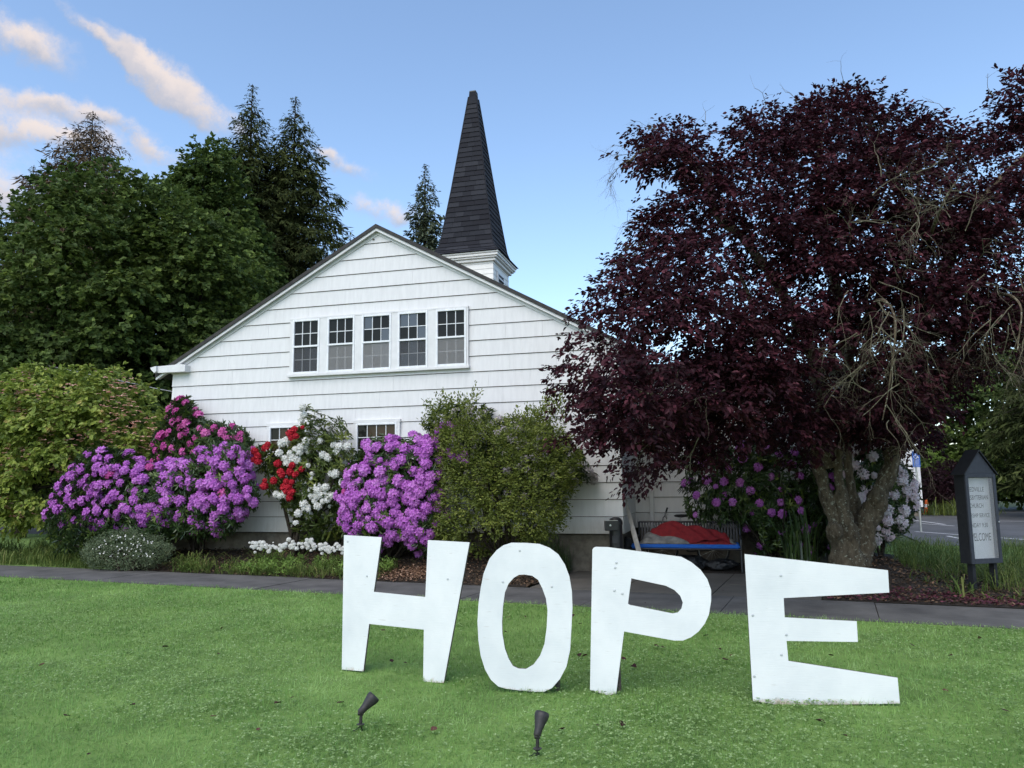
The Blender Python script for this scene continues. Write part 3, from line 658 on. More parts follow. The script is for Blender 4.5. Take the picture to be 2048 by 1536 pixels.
# ------------------------------------------------------------------ bench and what lies on and around it
BY = radians(-15); B0 = np.array([2.40, 15.46, .0])
bench = thing('bench', 'black metal strap bench with curved arms against the flowering shrub', 'bench', B0, BY)
BLn, BD = 1.97, .52
for k in range(34):
    x = .06 + k * (BLn - .12) / 33
    MB().add([(x - .017, .0, .425), (x + .017, .0, .425), (x + .017, BD, .40), (x - .017, BD, .40), (x - .017, .0, .432), (x + .017, .0, .432), (x + .017, BD, .407), (x - .017, BD, .407)], [(3, 2, 1, 0), (4, 5, 6, 7), (0, 1, 5, 4), (1, 2, 6, 5), (3, 7, 6, 2), (0, 4, 7, 3)]).build('seat_strap', BLACK, bench)
    MB().add([(x - .017, BD, .42), (x + .017, BD, .42), (x + .017, BD + .13, .90), (x - .017, BD + .13, .90), (x - .017, BD + .007, .42), (x + .017, BD + .007, .42), (x + .017, BD + .137, .90), (x - .017, BD + .137, .90)], [(0, 1, 2, 3), (7, 6, 5, 4), (0, 4, 5, 1), (1, 5, 6, 2), (2, 6, 7, 3), (3, 7, 4, 0)]).build('back_strap', BLACK, bench)
for (a, b) in (((0, 0, .42), (BLn, 0, .42)), ((0, BD, .40), (BLn, BD, .40)), ((0, BD + .135, .91), (BLn, BD + .135, .91)), ((0, BD + .01, .45), (BLn, BD + .01, .45))):
    MB().tube([a, b], .018, 8).build('rail', BLACK, bench)
for x in (0, BLn):
    MB().tube([(x, .0, .0), (x, .02, .42), (x, .02, .50), (x, .03, .60), (x, .08, .645), (x, .4, .65), (x, BD + .06, .64)], .021, 8).build('arm_frame', BLACK, bench)
    MB().tube([(x, BD + .06, .0), (x, BD, .40), (x, BD + .135, .91)], .021, 8).build('rear_leg', BLACK, bench)
    MB().tube([(x, -.02, .02), (x, BD + .08, .02)], .016, 6).build('foot', BLACK, bench)
def cloth(name, label, cat, hgt, u0, u1, v0, v1, z0, m, nu=70, nv=34, th=.0):
    u = np.linspace(0, 1, nu); v = np.linspace(0, 1, nv); U, Vv = np.meshgrid(u, v); Z = hgt(U, Vv)
    X = u0 + (u1 - u0) * U; Y = v0 + (v1 - v0) * Vv
    top = np.stack([X, Y, z0 + np.maximum(Z, .004)], -1).reshape(-1, 3); bot = np.stack([X, Y, 0 * Z + z0], -1).reshape(-1, 3)
    i = np.arange(nv - 1)[:, None] * nu + np.arange(nu - 1)[None]; q = np.stack([i, i + 1, i + nu + 1, i + nu], -1).reshape(-1, 4); n = len(top)
    rim = [(a, a + 1) for a in range(nu - 1)] + [(nu * (nv - 1) + a + 1, nu * (nv - 1) + a) for a in range(nu - 1)] + [((a + 1) * nu, a * nu) for a in range(nv - 1)] + [(a * nu + nu - 1, (a + 1) * nu + nu - 1) for a in range(nv - 1)]
    side = np.array([(b, a, a + n, b + n) for a, b in rim])
    o = mobj(name, arrmesh(name, np.concatenate([top, bot]), [q, q[:, ::-1] + n, side[:, ::-1]], m, smooth_=True)); o.location = B0; o.rotation_euler = (0, 0, BY); return tag(o, label, cat)
BLUE = M('blue_foam', (.004, .095, .42), (.006, .11, .47), .6, 12)
mt = bpy.data.objects.new('x', None); bpy.data.objects.remove(mt)
mm = bmesh.new(); bmesh.ops.create_cube(mm, size=1); bmesh.ops.scale(mm, vec=(2.06, .5, .085), verts=mm.verts); bmesh.ops.bevel(mm, geom=mm.edges[:], offset=.025, segments=3, affect='EDGES')
me = bpy.data.meshes.new('foam_mat'); mm.to_mesh(me); mm.free(); me.materials.append(BLUE)
mo = tag(mobj('foam_mat', me), 'bright blue foam mat lying along the bench seat', 'mat'); _p = B0 + np.array([cos(BY) * .92 - sin(BY) * .24, sin(BY) * .92 + cos(BY) * .24, .476]); mo.location = _p; mo.rotation_euler = (radians(1.5), 0, BY)
def lump(U, V, peaks):
    z = 0
    for (a, b, h, w1, w2) in peaks: z = z + h * np.exp(-((U - a) / w1) ** 2 - ((V - b) / w2) ** 2)
    return z
def fold(U, V, k=0): return .035 * (vnoise(np.stack([U * 9 + V * 7, V * 5 - U * 2, U * 0 + k], -1), 1.4) - .5) + .02 * np.sin(U * 38 + V * 16 + 5 * vnoise(np.stack([U * 4, V * 4, U * 0], -1)))
RED = M('red_blanket', (.14, .006, .010), (.22, .010, .014), .85, 14, bump=.3, bscale=200, bdist=.003)
TARP = M('grey_tarp', (.10, .10, .095), (.20, .195, .18), .45, 10, bump=.4, bscale=30, bdist=.01, spec=.4)
cloth('tarp', 'grey crumpled tarp tucked under the red blanket on the bench', 'tarp', lambda U, V: np.clip(lump(U, V, [(.10, .45, .15, .14, .42), (.33, .35, .13, .22, .35), (.6, .35, .08, .25, .3), (.965, .4, .14, .05, .4)]) + .9 * fold(U, V, 3), .0, 1) * np.minimum(1, 14 * V) * np.minimum(1, 14 * U) * np.minimum(1, 14 * (1 - U)), .02, 1.9, .02, .47, .51, TARP)
cloth('blanket', 'dark red blanket draped over the long bundle on the bench', 'blanket', lambda U, V: np.clip(lump(U, V, [(.28, .55, .36, .17, .42), (.60, .5, .31, .25, .46), (.90, .45, .11, .14, .5), (.08, .6, .16, .10, .4)]) * 1.0 + fold(U, V, 9), 0, 1) * np.minimum(1, 9 * np.maximum(0, V - np.clip(.26 - .5 * U, -.12, .24))) * np.minimum(1, 10 * (1 - U)) * np.minimum(1, 9 * U), .10, 1.87, .03, .50, .515, RED)
BAGM = M('black_bag', (.008, .008, .009), (.02, .02, .022), .3, 20, bump=1, bscale=14, bdist=.05, spec=.5)
def bag(label, loc, sc, seed, name='plastic_bag'):
    bm = bmesh.new(); bmesh.ops.create_icosphere(bm, subdivisions=4, radius=1)
    for v in bm.verts:
        p = np.array(v.co); k = 1 + .5 * (vnoise(p * 1.6 + seed) - .5) + .22 * (vnoise(p * 5 + seed) - .5); v.co = Vector((p[0] * sc[0] * k, p[1] * sc[1] * k, max(-.75, p[2] * k) * sc[2] + sc[2] * .75))
    me = bpy.data.meshes.new(name); bm.to_mesh(me); bm.free(); me.materials.append(BAGM); me.polygons.foreach_set('use_smooth', [True] * len(me.polygons))
    return tag(mobj(name, me, None, loc), label, 'bag', 'black bags around the bench')
def bl(x, y, z=0): return B0 + np.array([cos(BY) * x - sin(BY) * y, sin(BY) * x + cos(BY) * y, z])
bag('large black plastic bag heaped at the downspout end of the bench', bl(-.28, .35, .03), (.26, .3, .36), 3)
bag('black plastic bag lying under the seat, nearest the ash bin', bl(.35, .3, .02), (.36, .22, .16), 8)
bag('black plastic bag lying under the middle of the seat', bl(1.0, .33, .02), (.34, .2, .15), 14)
bag('flat black plastic bag under the far end of the seat, beside the shrub', bl(1.6, .36, .02), (.28, .2, .12), 21)

# bicycle parked behind the bench
CHROME = M('bare_steel', (.5, .5, .5), (.6, .6, .6), .3, 10, metal=.9); RUB = M('black_rubber', (.012, .012, .012), (.02, .02, .02), .7, 20)
bike = thing('bicycle', 'dark bicycle parked behind the bench with a bent handlebar showing', 'bicycle', bl(.42, .98, .0), BY)
def wheel(x):
    wh = bpy.data.objects.new('wheel', None); link(wh, bike); wh.location = (x, 0, .33)
    ring = [(.31 * cos(t), 0, .31 * sin(t)) for t in np.linspace(0, 2 * pi, 33)]
    MB().tube(ring, .022, 8, cap=False).build('tyre', RUB, wh); MB().tube([(a * .93, b, c * .93) for a, b, c in ring], .010, 6, cap=False).build('rim', CHROME, wh)
    s = MB()
    for k in range(14): s.tube([(0, .02 * (-1) ** k, 0), (.285 * cos(k * pi / 7), 0, .285 * sin(k * pi / 7))], .002, 3)
    s.tube([(0, -.04, 0), (0, .04, 0)], .02, 8); s.build('spokes', CHROME, wh)
wheel(0); wheel(1.02)
fr = MB()
for a, b in (((0, 0, .33), (-.0, 0, .0)), ((.02, 0, .35), (.13, 0, .82)), ((.12, 0, .76), (.52, 0, .29)), ((.13, 0, .80), (.44, 0, .76)), ((.52, 0, .29), (.40, 0, .86)), ((.52, .03, .29), (1.02, .05, .33)), ((.43, .03, .74), (1.02, .05, .33))):
    if a[2] == .33 and b[2] == 0: continue
    fr.tube([a, b], .017, 8)
fr.build('frame', BLACK, bike)
MB().tube([(.13, 0, .82), (.12, 0, .95), (.10, -.10, 1.0), (.10, -.26, 1.06), (.13, -.31, 1.12)], .012, 8).tube([(.12, 0, .95), (.10, .12, 1.0), (.12, .28, 1.05)], .012, 8).build('handlebar', CHROME, bike)
MB().tube([(.125, -.30, 1.10), (.16, -.34, 1.19)], .018, 8).build('grip', RUB, bike); MB().tube([(.10, -.22, 1.03), (.06, -.24, .99), (.05, -.27, .93)], .009, 6).build('brake_lever', RUB, bike)
MB().tube([(.40, 0, .86), (.39, 0, 1.0)], .014, 8).build('seat_post', CHROME, bike)
MB().lathe([(.01, 0), (.09, .02), (.10, .05), (.07, .07), (.01, .075)], 16, None, 0, (0, 0, 0)).build('saddle', RUB, bike, loc=(.41, 0, .98)).scale = (1.5, .9, .9)

# ash bin by the corner
ash = thing('ash_bin', 'black dome topped ash bin on a post by the church corner', 'bin', (1.945, 15.0, .012))
MB().lathe([(.16, 0), (.16, .02), (.125, .03), (.125, .90), (.135, .905), (.135, .955), (.125, .985), (.10, 1.02), (.06, 1.04), (.01, 1.048)], 28).build('body', BLACK, ash, smooth_=False, bevel=.004)
MB().box(-.225, .03, -.20, -.06, .80, .985).build('ash_box', BLACK, ash, bevel=.01)
MB().box(-.215, .02, -.195, -.07, .9855, .99).build('steel_rim', CHROME, ash)
MB().lathe([(.001, 0), (.018, .001), (.018, .006), (.001, .007)], 14, (0, -1, 0), 0, (-.125, -.20, .90)).build('lock', CHROME, ash)
MB().tube([(-.18, -.13, .985), (-.19, -.13, 1.05)], .006, 6).build('hook', CHROME, ash)
MB().box(-.085, .035, -.135, -.10, .56, .70).build('access_panel', M('bin_panel', (.03, .03, .034), (.045, .045, .05), .4, 12), ash, bevel=.004)
# plank leaning on the corner
pk = thing('plank', 'weathered pale plank leaning on the church wall behind the ash bin', 'plank', (2.42, 15.2, 0))
a = at(1250, 998, 15.75) - np.array([2.42, 15.2, 0]); b = at(1281, 1112, 15.0) - np.array([2.42, 15.2, 0])
dv = unit(a - b); sv = unit(np.cross(dv, np.array([-.5, -1, .0]))); nv_ = np.cross(sv, dv); wv_ = .05
PV = [b - sv * wv_ * 1.0, b + sv * wv_ * .95, a + sv * wv_ * .8, a - sv * wv_ * .9]
mid = (PV[0] + PV[3]) / 2 + sv * .018
PL = [PV[0], PV[1], PV[2], PV[3], mid + dv * .01, mid - dv * .05 - sv * .018]
MB().add([tuple(p) for p in PL] + [tuple(p + nv_ * .022) for p in PL], [(0, 1, 2, 3, 4, 5), (11, 10, 9, 8, 7, 6)] + [(i, i + 6, (i + 1) % 6 + 6, (i + 1) % 6) for i in range(6)]).build('board', M('weathered_wood', (.30, .28, .25), (.44, .42, .39), .8, 14, stretch=(1, 1, .15), bump=.3, bscale=60), pk)

# ------------------------------------------------------------------ church message sign
SG = M('slate_paint', (.030, .034, .045), (.042, .047, .060), .55, 15, spec=.35); SGD = M('dark_slate_paint', (.010, .011, .014), (.016, .017, .02), .6, 15)
sy = math.atan2(.17, .56); sg = thing('message_sign', 'slate grey church message sign with a pitched top on two posts', 'sign', (6.82, 11.80, 0), sy)
SW_, SDp, z0, z1 = .585, .20, .44, 1.775
MB().box(.055, .115, .05, .14, -.2, z0 - .001).build('post', SGD, sg); MB().box(SW_ - .115, SW_ - .055, .05, .14, -.2, z0 - .001).build('post', SGD, sg)
fm = MB(); fw_ = .055
for bx in ((0, fw_, z0, z1), (SW_ - fw_, SW_, z0, z1), (fw_, SW_ - fw_, z0, z0 + fw_ + .02), (fw_, SW_ - fw_, z1 - fw_, z1)): fm.box(bx[0], bx[1], -.012, .018, bx[2], bx[3])
fm.build('door_frame', SG, sg, bevel=.004)
cab = MB().box(0, .02, .0185, SDp, z0, z1).box(SW_ - .02, SW_, .0185, SDp, z0, z1).box(.02, SW_ - .02, .0185, SDp, z0, z0 + .02).box(.02, SW_ - .02, SDp - .02, SDp, z0 + .02, z1); cab.build('cabinet', SGD, sg)
MB().prism([(0, z1 + .002), (SW_, z1 + .002), (SW_ / 2, z1 + .345)], .0, SDp).build('gable', SG, sg)
for s_ in (-1, 1):
    c = SW_ / 2; e = c + s_ * (c + .035); MB().prism([(c, z1 + .35), (e, z1 - .02), (e, z1 + .0), (c, z1 + .372)][::s_], -.03, SDp + .02).build('roof_panel', SGD, sg)
PANEL = M('letter_panel', (.36, .38, .39), (.42, .44, .445), .5, 6)
MB().box(.021, SW_ - .021, .10, .11, z0 + .03, z1 - .02).build('letter_panel', PANEL, sg)
for k in range(44): MB().box(.022, SW_ - .022, .0965, .10, z0 + .05 + k * .0285, z0 + .056 + k * .0285).build('letter_track', PANEL, sg)
INK = M('sign_letter', (.03, .03, .032), (.05, .05, .05), .5, 20)
def text(body, x, z, h, wd, parent, m, y=-.001, name='lettering', cx=True):
    cu = bpy.data.curves.new('t', 'FONT'); cu.body = body; cu.size = 1; cu.extrude = .0; cu.align_x = 'CENTER' if cx else 'LEFT'
    o = bpy.data.objects.new('t', cu); COL.objects.link(o); bpy.context.view_layer.update()
    me = bpy.data.meshes.new_from_object(o.evaluated_get(bpy.context.evaluated_depsgraph_get())); bpy.data.objects.remove(o)
    co = np.zeros(len(me.vertices) * 3); me.vertices.foreach_get('co', co); co = co.reshape(-1, 3); w0 = np.ptp(co[:, 0]); h0 = np.ptp(co[:, 1])
    V = np.stack([(co[:, 0] - co[:, 0].min()) / w0 * wd - (wd / 2 if cx else 0) + x, np.full(len(co), y), (co[:, 1] - co[:, 1].min()) / h0 * h + z], -1)
    me.vertices.foreach_set('co', V.astype(np.float32).ravel()); me.materials.clear(); me.materials.append(m); me.update()
    return mobj(name, me, parent)
for (t_, yc, h, wd, xo) in (('REEDVILLE', 979, .068, .36, -.02), ('PRESBYTERIAN', 995, .068, .46, .0), ('CHURCH', 1011, .066, .27, -.01), ('WORSHIP SERVICE', 1030, .062, .47, -.005), ('SUNDAY 9:30', 1049, .066, .40, -.02), ('WELCOME', 1072, .115, .42, .01)):
    zc = EYE - (yc - 958.5) / F * 11.95; text(t_, SW_ / 2 + xo, zc - h / 2, h, wd, sg, INK, .0945)
def clear_glass():
    m, t, b, o = base_mat('sign_glazing'); b.inputs['Base Color'].default_value = (.9, .93, .95, 1); b.inputs['Roughness'].default_value = .05; b.inputs['Alpha'].default_value = .10; return m
MB().box(fw_, SW_ - fw_, .002, .005, z0 + fw_ + .02, z1 - fw_).build('glazing', clear_glass(), sg)
MB().lathe([(.001, 0), (.012, .001), (.012, .012), (.001, .014)], 10, (0, -1, 0), 0, (SW_ - .02, -.012, 1.05)).build('lock', CHROME, sg)

# accessible parking sign
pa = thing('parking_sign', 'blue accessible parking sign on a thin steel pole by the car park', 'sign', (13.44, 26.0, -.02))
MB().tube([(0, 0, 0), (0, 0, 2.62)], .032, 8).build('pole', CHROME, pa)
BLUS = M('sign_blue', (.015, .09, .36), (.02, .10, .40), .45, 8); WHS = M('sign_white', (.75, .77, .8), rough=.5)
MB().box(-.13, .13, -.05, -.04, 2.13, 2.66).build('plate', BLUS, pa, bevel=.01)
ic = MB()
ic.tube([(-.02 + .055 * cos(t), -.054, 2.475 + .055 * sin(t)) for t in np.linspace(2.2, 6.5, 14)], .011, 5).tube([(-.03, -.054, 2.60), (-.015, -.054, 2.50), (.045, -.054, 2.495), (.07, -.054, 2.43), (.09, -.054, 2.44)], .012, 5).lathe([(.001, 0), (.02, .001), (.001, .004)], 10, (0, -1, 0), 0, (-.035, -.052, 2.625))
ic.build('wheelchair_symbol', WHS, pa)
ln = MB()
for k in range(5): ln.box(-.10, .10 - .02 * (k % 2), -.053, -.0505, 2.37 - k * .036, 2.378 - k * .036)
ln.box(-.11, .11, -.053, -.0505, 2.165, 2.175); ln.build('small_print', WHS, pa)

# far things beyond the car park
an = thing('church_annex', 'white clapboard church annex beyond the plum tree, its corner behind the parking sign', 'building', at(1846, 1033, 37.0) * np.array([1, 1, 0]), -TH)
MB().box(-9, 0, .03, 8, .42, 5.2).build('wall', SIDING, an); MB().box(-8.95, -.05, .06, 7.9, -.1, .42).build('foundation', FOUND, an)
for k in range(14):
    z = .42 + k * .335; MB().add([(-9, -.02, z), (.02, -.02, z), (.005, .0, z + .35), (-9, .0, z + .35), (-9, .03, z), (.02, .03, z)], [(0, 1, 2, 3), (4, 5, 1, 0)]).build('clapboard', SIDING, an)
    MB().add([(.022, -.02, z), (.022, 8, z), (.002, 8, z + .35), (.002, .0, z + .35), (0, 0, z), (0, 8, z)], [(0, 1, 2, 3), (4, 5, 1, 0)]).build('clapboard', SIDING, an)
MB().box(-.28, .03, -.05, .03, .42, 5.15).build('corner_board', TRIM, an)
MB().prism([(-9.3, 5.2), (.3, 5.2), (-4.5, 7.3)], -.3, 8.3).build('roof', ROOF, an)
cn = thing('traffic_cone', 'small orange traffic cone standing at the dark red maple', 'cone', at(1853, 1007, 39.0) * np.array([1, 1, 0]))
OR = M('cone_orange', (.75, .10, .02), (.85, .13, .03), .5, 8)
MB().lathe([(.14, .03), (.13, .2), (.1, .4), (.06, .68), (.04, .70)], 14).build('body', OR, cn); MB().box(-.2, .2, -.2, .2, 0, .03).build('base', OR, cn); MB().lathe([(.112, .33), (.118, .33), (.097, .48), (.09, .48)], 14).build('band', WHS, cn)
cn.location.z = .0
GREYW = M('grey_render', (.27, .29, .31), (.34, .36, .38), .7, 2)
fb = thing('far_house', 'low grey house with dark windows at the far edge of the car park', 'house', (at(2000, 1020, 60)) * np.array([1, 1, 0]), radians(-6))
MB().box(0, 16, 0, 7, -.1, 3.0).build('wall', GREYW, fb); MB().prism([(-.5, 3.0), (16.5, 3.0), (8, 5.6)], -.5, 7.5).build('roof', ROOF, fb)
for x in (.8, 3.6, 6.4, 9.5): 
    wq = MB().box(x, x + 1.7, -.05, .0, 1.35, 2.45).build('window', TRIM, fb)
    for j in (0, 1): MB().box(x + .08 + j * .8, x + .8 + j * .8, -.06, -.04, 1.43, 2.37).build('pane', GLASS, wq)
# service cable running to the church
cb = [at(-260, 640, 33), at(0, 709, 27), at(123, 737, 25), at(267, 767, 23), at(345, 783, 21.6), hl(.0, 4.4, 3.95)]
cp, cr = spline(cb, [.012] * len(cb), .5); MBc = MB().tube(cp, .011, 5)
tag(MBc.build('service_cable', M('grey_cable', (.30, .30, .31), rough=.6)), 'thin pale service cable crossing in front of the green trees', 'cable')

# ------------------------------------------------------------------ vegetation
G_MAPLE = leaf_mat('maple_leaf', [(0, (.036, .060, .018)), (.5, (.082, .125, .034)), (.85, (.145, .205, .05)), (1, (.25, .32, .08))], .35, .6, .2, big=((.72, .78, .75), (1.2, 1.15, 1)), bigscale=.25)
G_FIR = leaf_mat('fir_needle', [(0, (.020, .026, .011)), (.6, (.052, .066, .022)), (1, (.11, .125, .042))], .15, .8, .05)
G_SPRUCE = leaf_mat('brown_spruce_needle', [(0, (.05, .037, .024)), (.6, (.13, .092, .056)), (1, (.22, .16, .10))], .15, .7, .1)
G_SEQ = leaf_mat('sequoia_needle', [(0, (0.0396, 0.054, 0.0324)), (.6, (0.0756, 0.0972, 0.054)), (1, (0.126, 0.153, 0.081))], .15, .6)
G_DOG = leaf_mat('dogwood_leaf', [(0, (0.101, 0.149, 0.0297)), (.5, (0.23, 0.297, 0.054)), (.85, (0.365, 0.419, 0.081)), (1, (0.486, 0.338, 0.149))], .35, .5)
G_PINK = leaf_mat('dogwood_bract', [(0, (.55, .26, .20)), (1, (.75, .48, .40))], .3)
G_RHO = leaf_mat('rhododendron_leaf', [(0, (0.0216, 0.0432, 0.0144)), (.6, (0.054, 0.0936, 0.0252)), (.9, (0.135, 0.189, 0.0396)), (1, (0.252, 0.306, 0.063))], .15, .35, .5)
G_GREEN = leaf_mat('privet_leaf', [(0, (.055, .075, .014)), (.5, (.13, .165, .030)), (.85, (.235, .27, .055)), (1, (.38, .38, .11))], .3, .5, .3)
G_PLUM = leaf_mat('plum_leaf', [(0, (0.013, 0.0052, 0.0078)), (.5, (0.0364, 0.0104, 0.0156)), (.85, (0.0845, 0.0221, 0.0325)), (1, (0.15, 0.0468, 0.0585))], .22, .55, .14)
G_GRASSB = leaf_mat('bed_grass', [(0, (.035, .06, .014)), (.5, (.10, .15, .035)), (.8, (.19, .23, .06)), (1, (.42, .36, .17))], .3, .6, .2)
G_LAWN = leaf_mat('lawn_blade', [(0, (.105, .19, .044)), (.5, (.245, .41, .115)), (.9, (.39, .55, .225)), (1, (.37, .48, .17))], .35, .8, .05, big=((.66, .76, .66), (1.12, 1.08, 1.12)), bigscale=.8)
G_CLOVER = leaf_mat('clover_leaf', [(0, (.12, .20, .06)), (.6, (.235, .35, .125)), (1, (.35, .46, .21))], .3, .7, .15)
G_COVER = leaf_mat('groundcover_leaf', [(0, (0.0702, 0.1053, 0.05616)), (.6, (0.1521, 0.1989, 0.1053)), (1, (0.2808, 0.3276, 0.1872))], .2)
G_LIME = leaf_mat('lime_leaf', [(0, (0.085, 0.153, 0.0306)), (1, (0.272, 0.408, 0.085))], .3)
G_JMAP = leaf_mat('japanese_maple_leaf', [(0, (.012, .005, .008)), (1, (.05, .018, .026))], .2)
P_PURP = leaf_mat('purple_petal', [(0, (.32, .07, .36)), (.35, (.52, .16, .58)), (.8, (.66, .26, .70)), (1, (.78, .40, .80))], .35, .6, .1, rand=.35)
G_RHO2 = leaf_mat('young_rhododendron_leaf', [(0, (.035, .06, .016)), (.5, (.09, .125, .03)), (.85, (.19, .23, .05)), (1, (.32, .33, .09))], .25, .45, .3)
P_MAG = leaf_mat('magenta_petal', [(0, (.42, .05, .26)), (.5, (.62, .12, .40)), (1, (.80, .28, .60))], .3, .6, .1, rand=.4)
P_RED = leaf_mat('red_petal', [(0, (.22, .004, .012)), (.6, (.42, .010, .026)), (1, (.60, .04, .06))], .2, .6, .2)
P_WHITE = leaf_mat('white_petal', [(0, (.55, .54, .47)), (.6, (.76, .76, .72)), (1, (.84, .84, .82))], .25, .6, .2)
P_FADE = leaf_mat('fading_petal', [(0, (.32, .29, .28)), (.6, (.50, .46, .47)), (1, (.62, .56, .60))], .25, .6, .2)
P_PALE = leaf_mat('pale_pink_petal', [(0, (.68, .44, .54)), (.4, (.86, .72, .77)), (1, (.9, .87, .87))], .35, .6, .1, rand=.3)

def crownobj(name, arrs, mat, parent, org):
    V, Q, R = joinarr(arrs); return tag(mobj(name, arrmesh(name, V - np.array(org), Q, mat, R), parent), kind='stuff')
def trunkobj(name, tubes, mat, parent, org, bump=.0, sides=10, smooth_=True):
    parts = []
    for P, R, step in tubes:
        p, r = spline(P, R, step); V, Q = tubearr(p, r, sides)
        if bump:
            c = np.repeat(p, sides, 0); n = unit(V - c); rr = np.repeat(r, sides)
            V = V + n * (rr * bump * 2.2 * (vnoise(V, 5.0) - .5) + rr * bump * 1.3 * (vnoise(V, 14.0) - .5))[:, None]
        parts.append((V, Q, .5))
    V, Q, R = joinarr(parts); return mobj(name, arrmesh(name, V - np.array(org), Q, mat, smooth_=smooth_), parent)
YD = lambda Y: (lambda x, y: at(x, y, np.full(np.shape(x), Y)))

def broadleaf(name, label, poly, Y, T, ncl, per, Ltw, Ln, Wd, mat, seed, gap=.36, gscale=.5, trunk=None, E=90, oval=False, group=None, cat='tree', bark=None, up=.7, tier=None, face=.6):
    g = np.random.default_rng(seed); dep = YD(Y) if not callable(Y) else Y
    if tier:
        k, r, h = tier; C0 = volume(poly, dep, T, int(ncl * .8 / k), E, .66, .38, gap, gscale, seed); C1 = volume(poly, dep, T, int(ncl * .2), E, .66, .45, gap, gscale, seed + 9)
        Ca, Oa = clumps(C0, outward(C0), k, r, h, g); C = np.concatenate([Ca, C1]); O = np.concatenate([Oa, outward(C1)]); C[:, 2] = np.maximum(C[:, 2], .15)
    else:
        C = volume(poly, dep, T, ncl, E, .66, .45, gap, gscale, seed); O = outward(C)
    b = np.array(trunk[0]) if trunk is not None else np.array([C[:, 0].mean(), C[:, 1].mean(), 0.0])
    rt = thing(name, label, cat, b, 0, group)
    crownobj('crown', [sprays(C, O, per, Ltw, Ln, Wd, g, oval=oval, up=up, face=face)], mat, rt, b)
    tops = C[g.integers(0, len(C), 9)]; tb = []
    h = C[:, 2].min() * .5 + C[:, 2].mean() * .5
    mid = np.array([C[:, 0].mean(), C[:, 1].mean(), max(h, .4)]); r0 = trunk[1] if trunk is not None else .25
    tb.append(([b - np.array([0, 0, .1]), b * .4 + mid * .6, mid], [r0, r0 * .75, r0 * .6], .4))
    for t in tops: tb.append(([mid - np.array([0, 0, .1]), mid * .5 + t * .5 + g.normal(0, .3, 3) * T * .2, t], [r0 * .5, r0 * .3, r0 * .1], .5))
    trunkobj('trunk', tb, bark or DBARK, rt, b, .15, 8)
    return rt

def conifer(name, label, apex, Y, width, mat, seed, ztop_skip=0, R0=.35, nb=230, droop=.35, dens=9, Lb=.42, Wb=.10, zlow=.12, pw=.85, up=0.0, group='conifers behind the church'):
    g = np.random.default_rng(seed); top = at(np.array([apex[0]]), np.array([apex[1]]), np.array([Y]))[0]; b = np.array([top[0], top[1], 0.0]); Hh = top[2]
    rt = thing(name, label, 'tree', b, 0, group); Cs = []; Os = []; tb = [([b, b + (top - b) * .5, top], [R0, R0 * .6, .015], 1.0)]
    for k in range(nb):
        t = zlow + (1 - zlow) * (k + g.random()) / nb; t = 1 - (1 - t) ** 1.0; z = Hh * t; L = width * ((1 - t) ** pw) * g.uniform(.55, 1.12) * min(1, .34 + 8 * (1 - t)) + .05
        a = k * 2.4 + g.uniform(-.4, .4); d = np.array([cos(a), sin(a), 0]); n = max(2, int(L * dens)); s = (np.arange(n) + g.random(n)) / n
        s = s ** .8; P = np.array([b[0], b[1], z]) + d * (s * L)[:, None] + np.array([0, 0, 1]) * ((up + .12) * s * L - droop * (s ** 2) * L * .8)[:, None]
        side = np.cross(d, [0, 0, 1]); P = P + side * (g.normal(0, .17, n) * L * (1.1 - s * .75))[:, None] + g.normal(0, .06, (n, 3))
        Cs.append(P); Os.append(np.tile(d, (n, 1)) + side * g.normal(0, .5, (n, 1)) + np.array([0, 0, -.25 + up]))
        if k % 3 == 0: tb.append(([np.array([b[0], b[1], z]), np.array([b[0], b[1], z]) + d * L * .5, P[-1]], [.05, .03, .01], .8))
    C = np.concatenate(Cs); O = unit(np.concatenate(Os))
    hi = C[:, 2] > Hh * .86; vh = C[:, 2] > Hh * .95; A = [sprays(C[k_], O[k_], 4, Lb * .8 * f_, Lb * f_, Wb * f_, g, droop=.28, up=.8, spread=.7, oval=False, jit=.06 * f_) for k_, f_ in ((~hi, 1.0), (hi & ~vh, .7), (vh, .45))]
    crownobj('crown', A, mat, rt, b)
    trunkobj('trunk', tb, DBARK, rt, b, 0, 5); return rt

# trees behind the church, far to near
conifer('fir_tree', 'tall dark fir with the highest tip, left of the church gable', (505, 168), 42, 8.8, G_FIR, 21, nb=450, dens=10, pw=.95)
conifer('fir_tree', 'dark fir with the second tip, right beside the tallest fir', (591, 193), 43, 10.0, G_FIR, 22, nb=480, dens=10, pw=.95)
conifer('spruce_tree', 'brown topped spruce rising above the green maple', (186, 222), 44, 8.5, G_SPRUCE, 23, nb=440, dens=9, droop=.55, pw=.6, Lb=.5)
conifer('fir_tree', 'small fir at the edge of the picture, left of the brown spruce', (68, 330), 46, 4.4, G_FIR, 24, nb=240)
conifer('fir_tree', 'fir at the picture edge, half hidden behind the maple', (-8, 392), 46, 4.4, G_FIR, 25, nb=200)
conifer('fir_tree', 'tiny distant fir tip between the spruce and the tall firs', (318, 348), 52, 4.0, G_FIR, 27, nb=200)
conifer('sequoia_tree', 'narrow conifer standing behind the roof beside the spire', (850, 328), 46, 2.6, G_SEQ, 26, nb=330, dens=13, droop=.1, up=.25, Lb=.34, Wb=.13, pw=.62)
broadleaf('oak_tree', 'loose leafed green tree leaning against the left side of the firs', [(345, 400), (352, 360), (385, 335), (395, 300), (430, 285), (455, 295), (470, 340), (480, 400), (520, 500), (560, 600), (500, 700), (400, 640), (360, 520)], 37, 3.0, 2800, 9, .5, .25, .17, G_MAPLE, 31, gap=.38, gscale=.55, tier=(10, .8, .5), group='broad leaved trees behind the church')
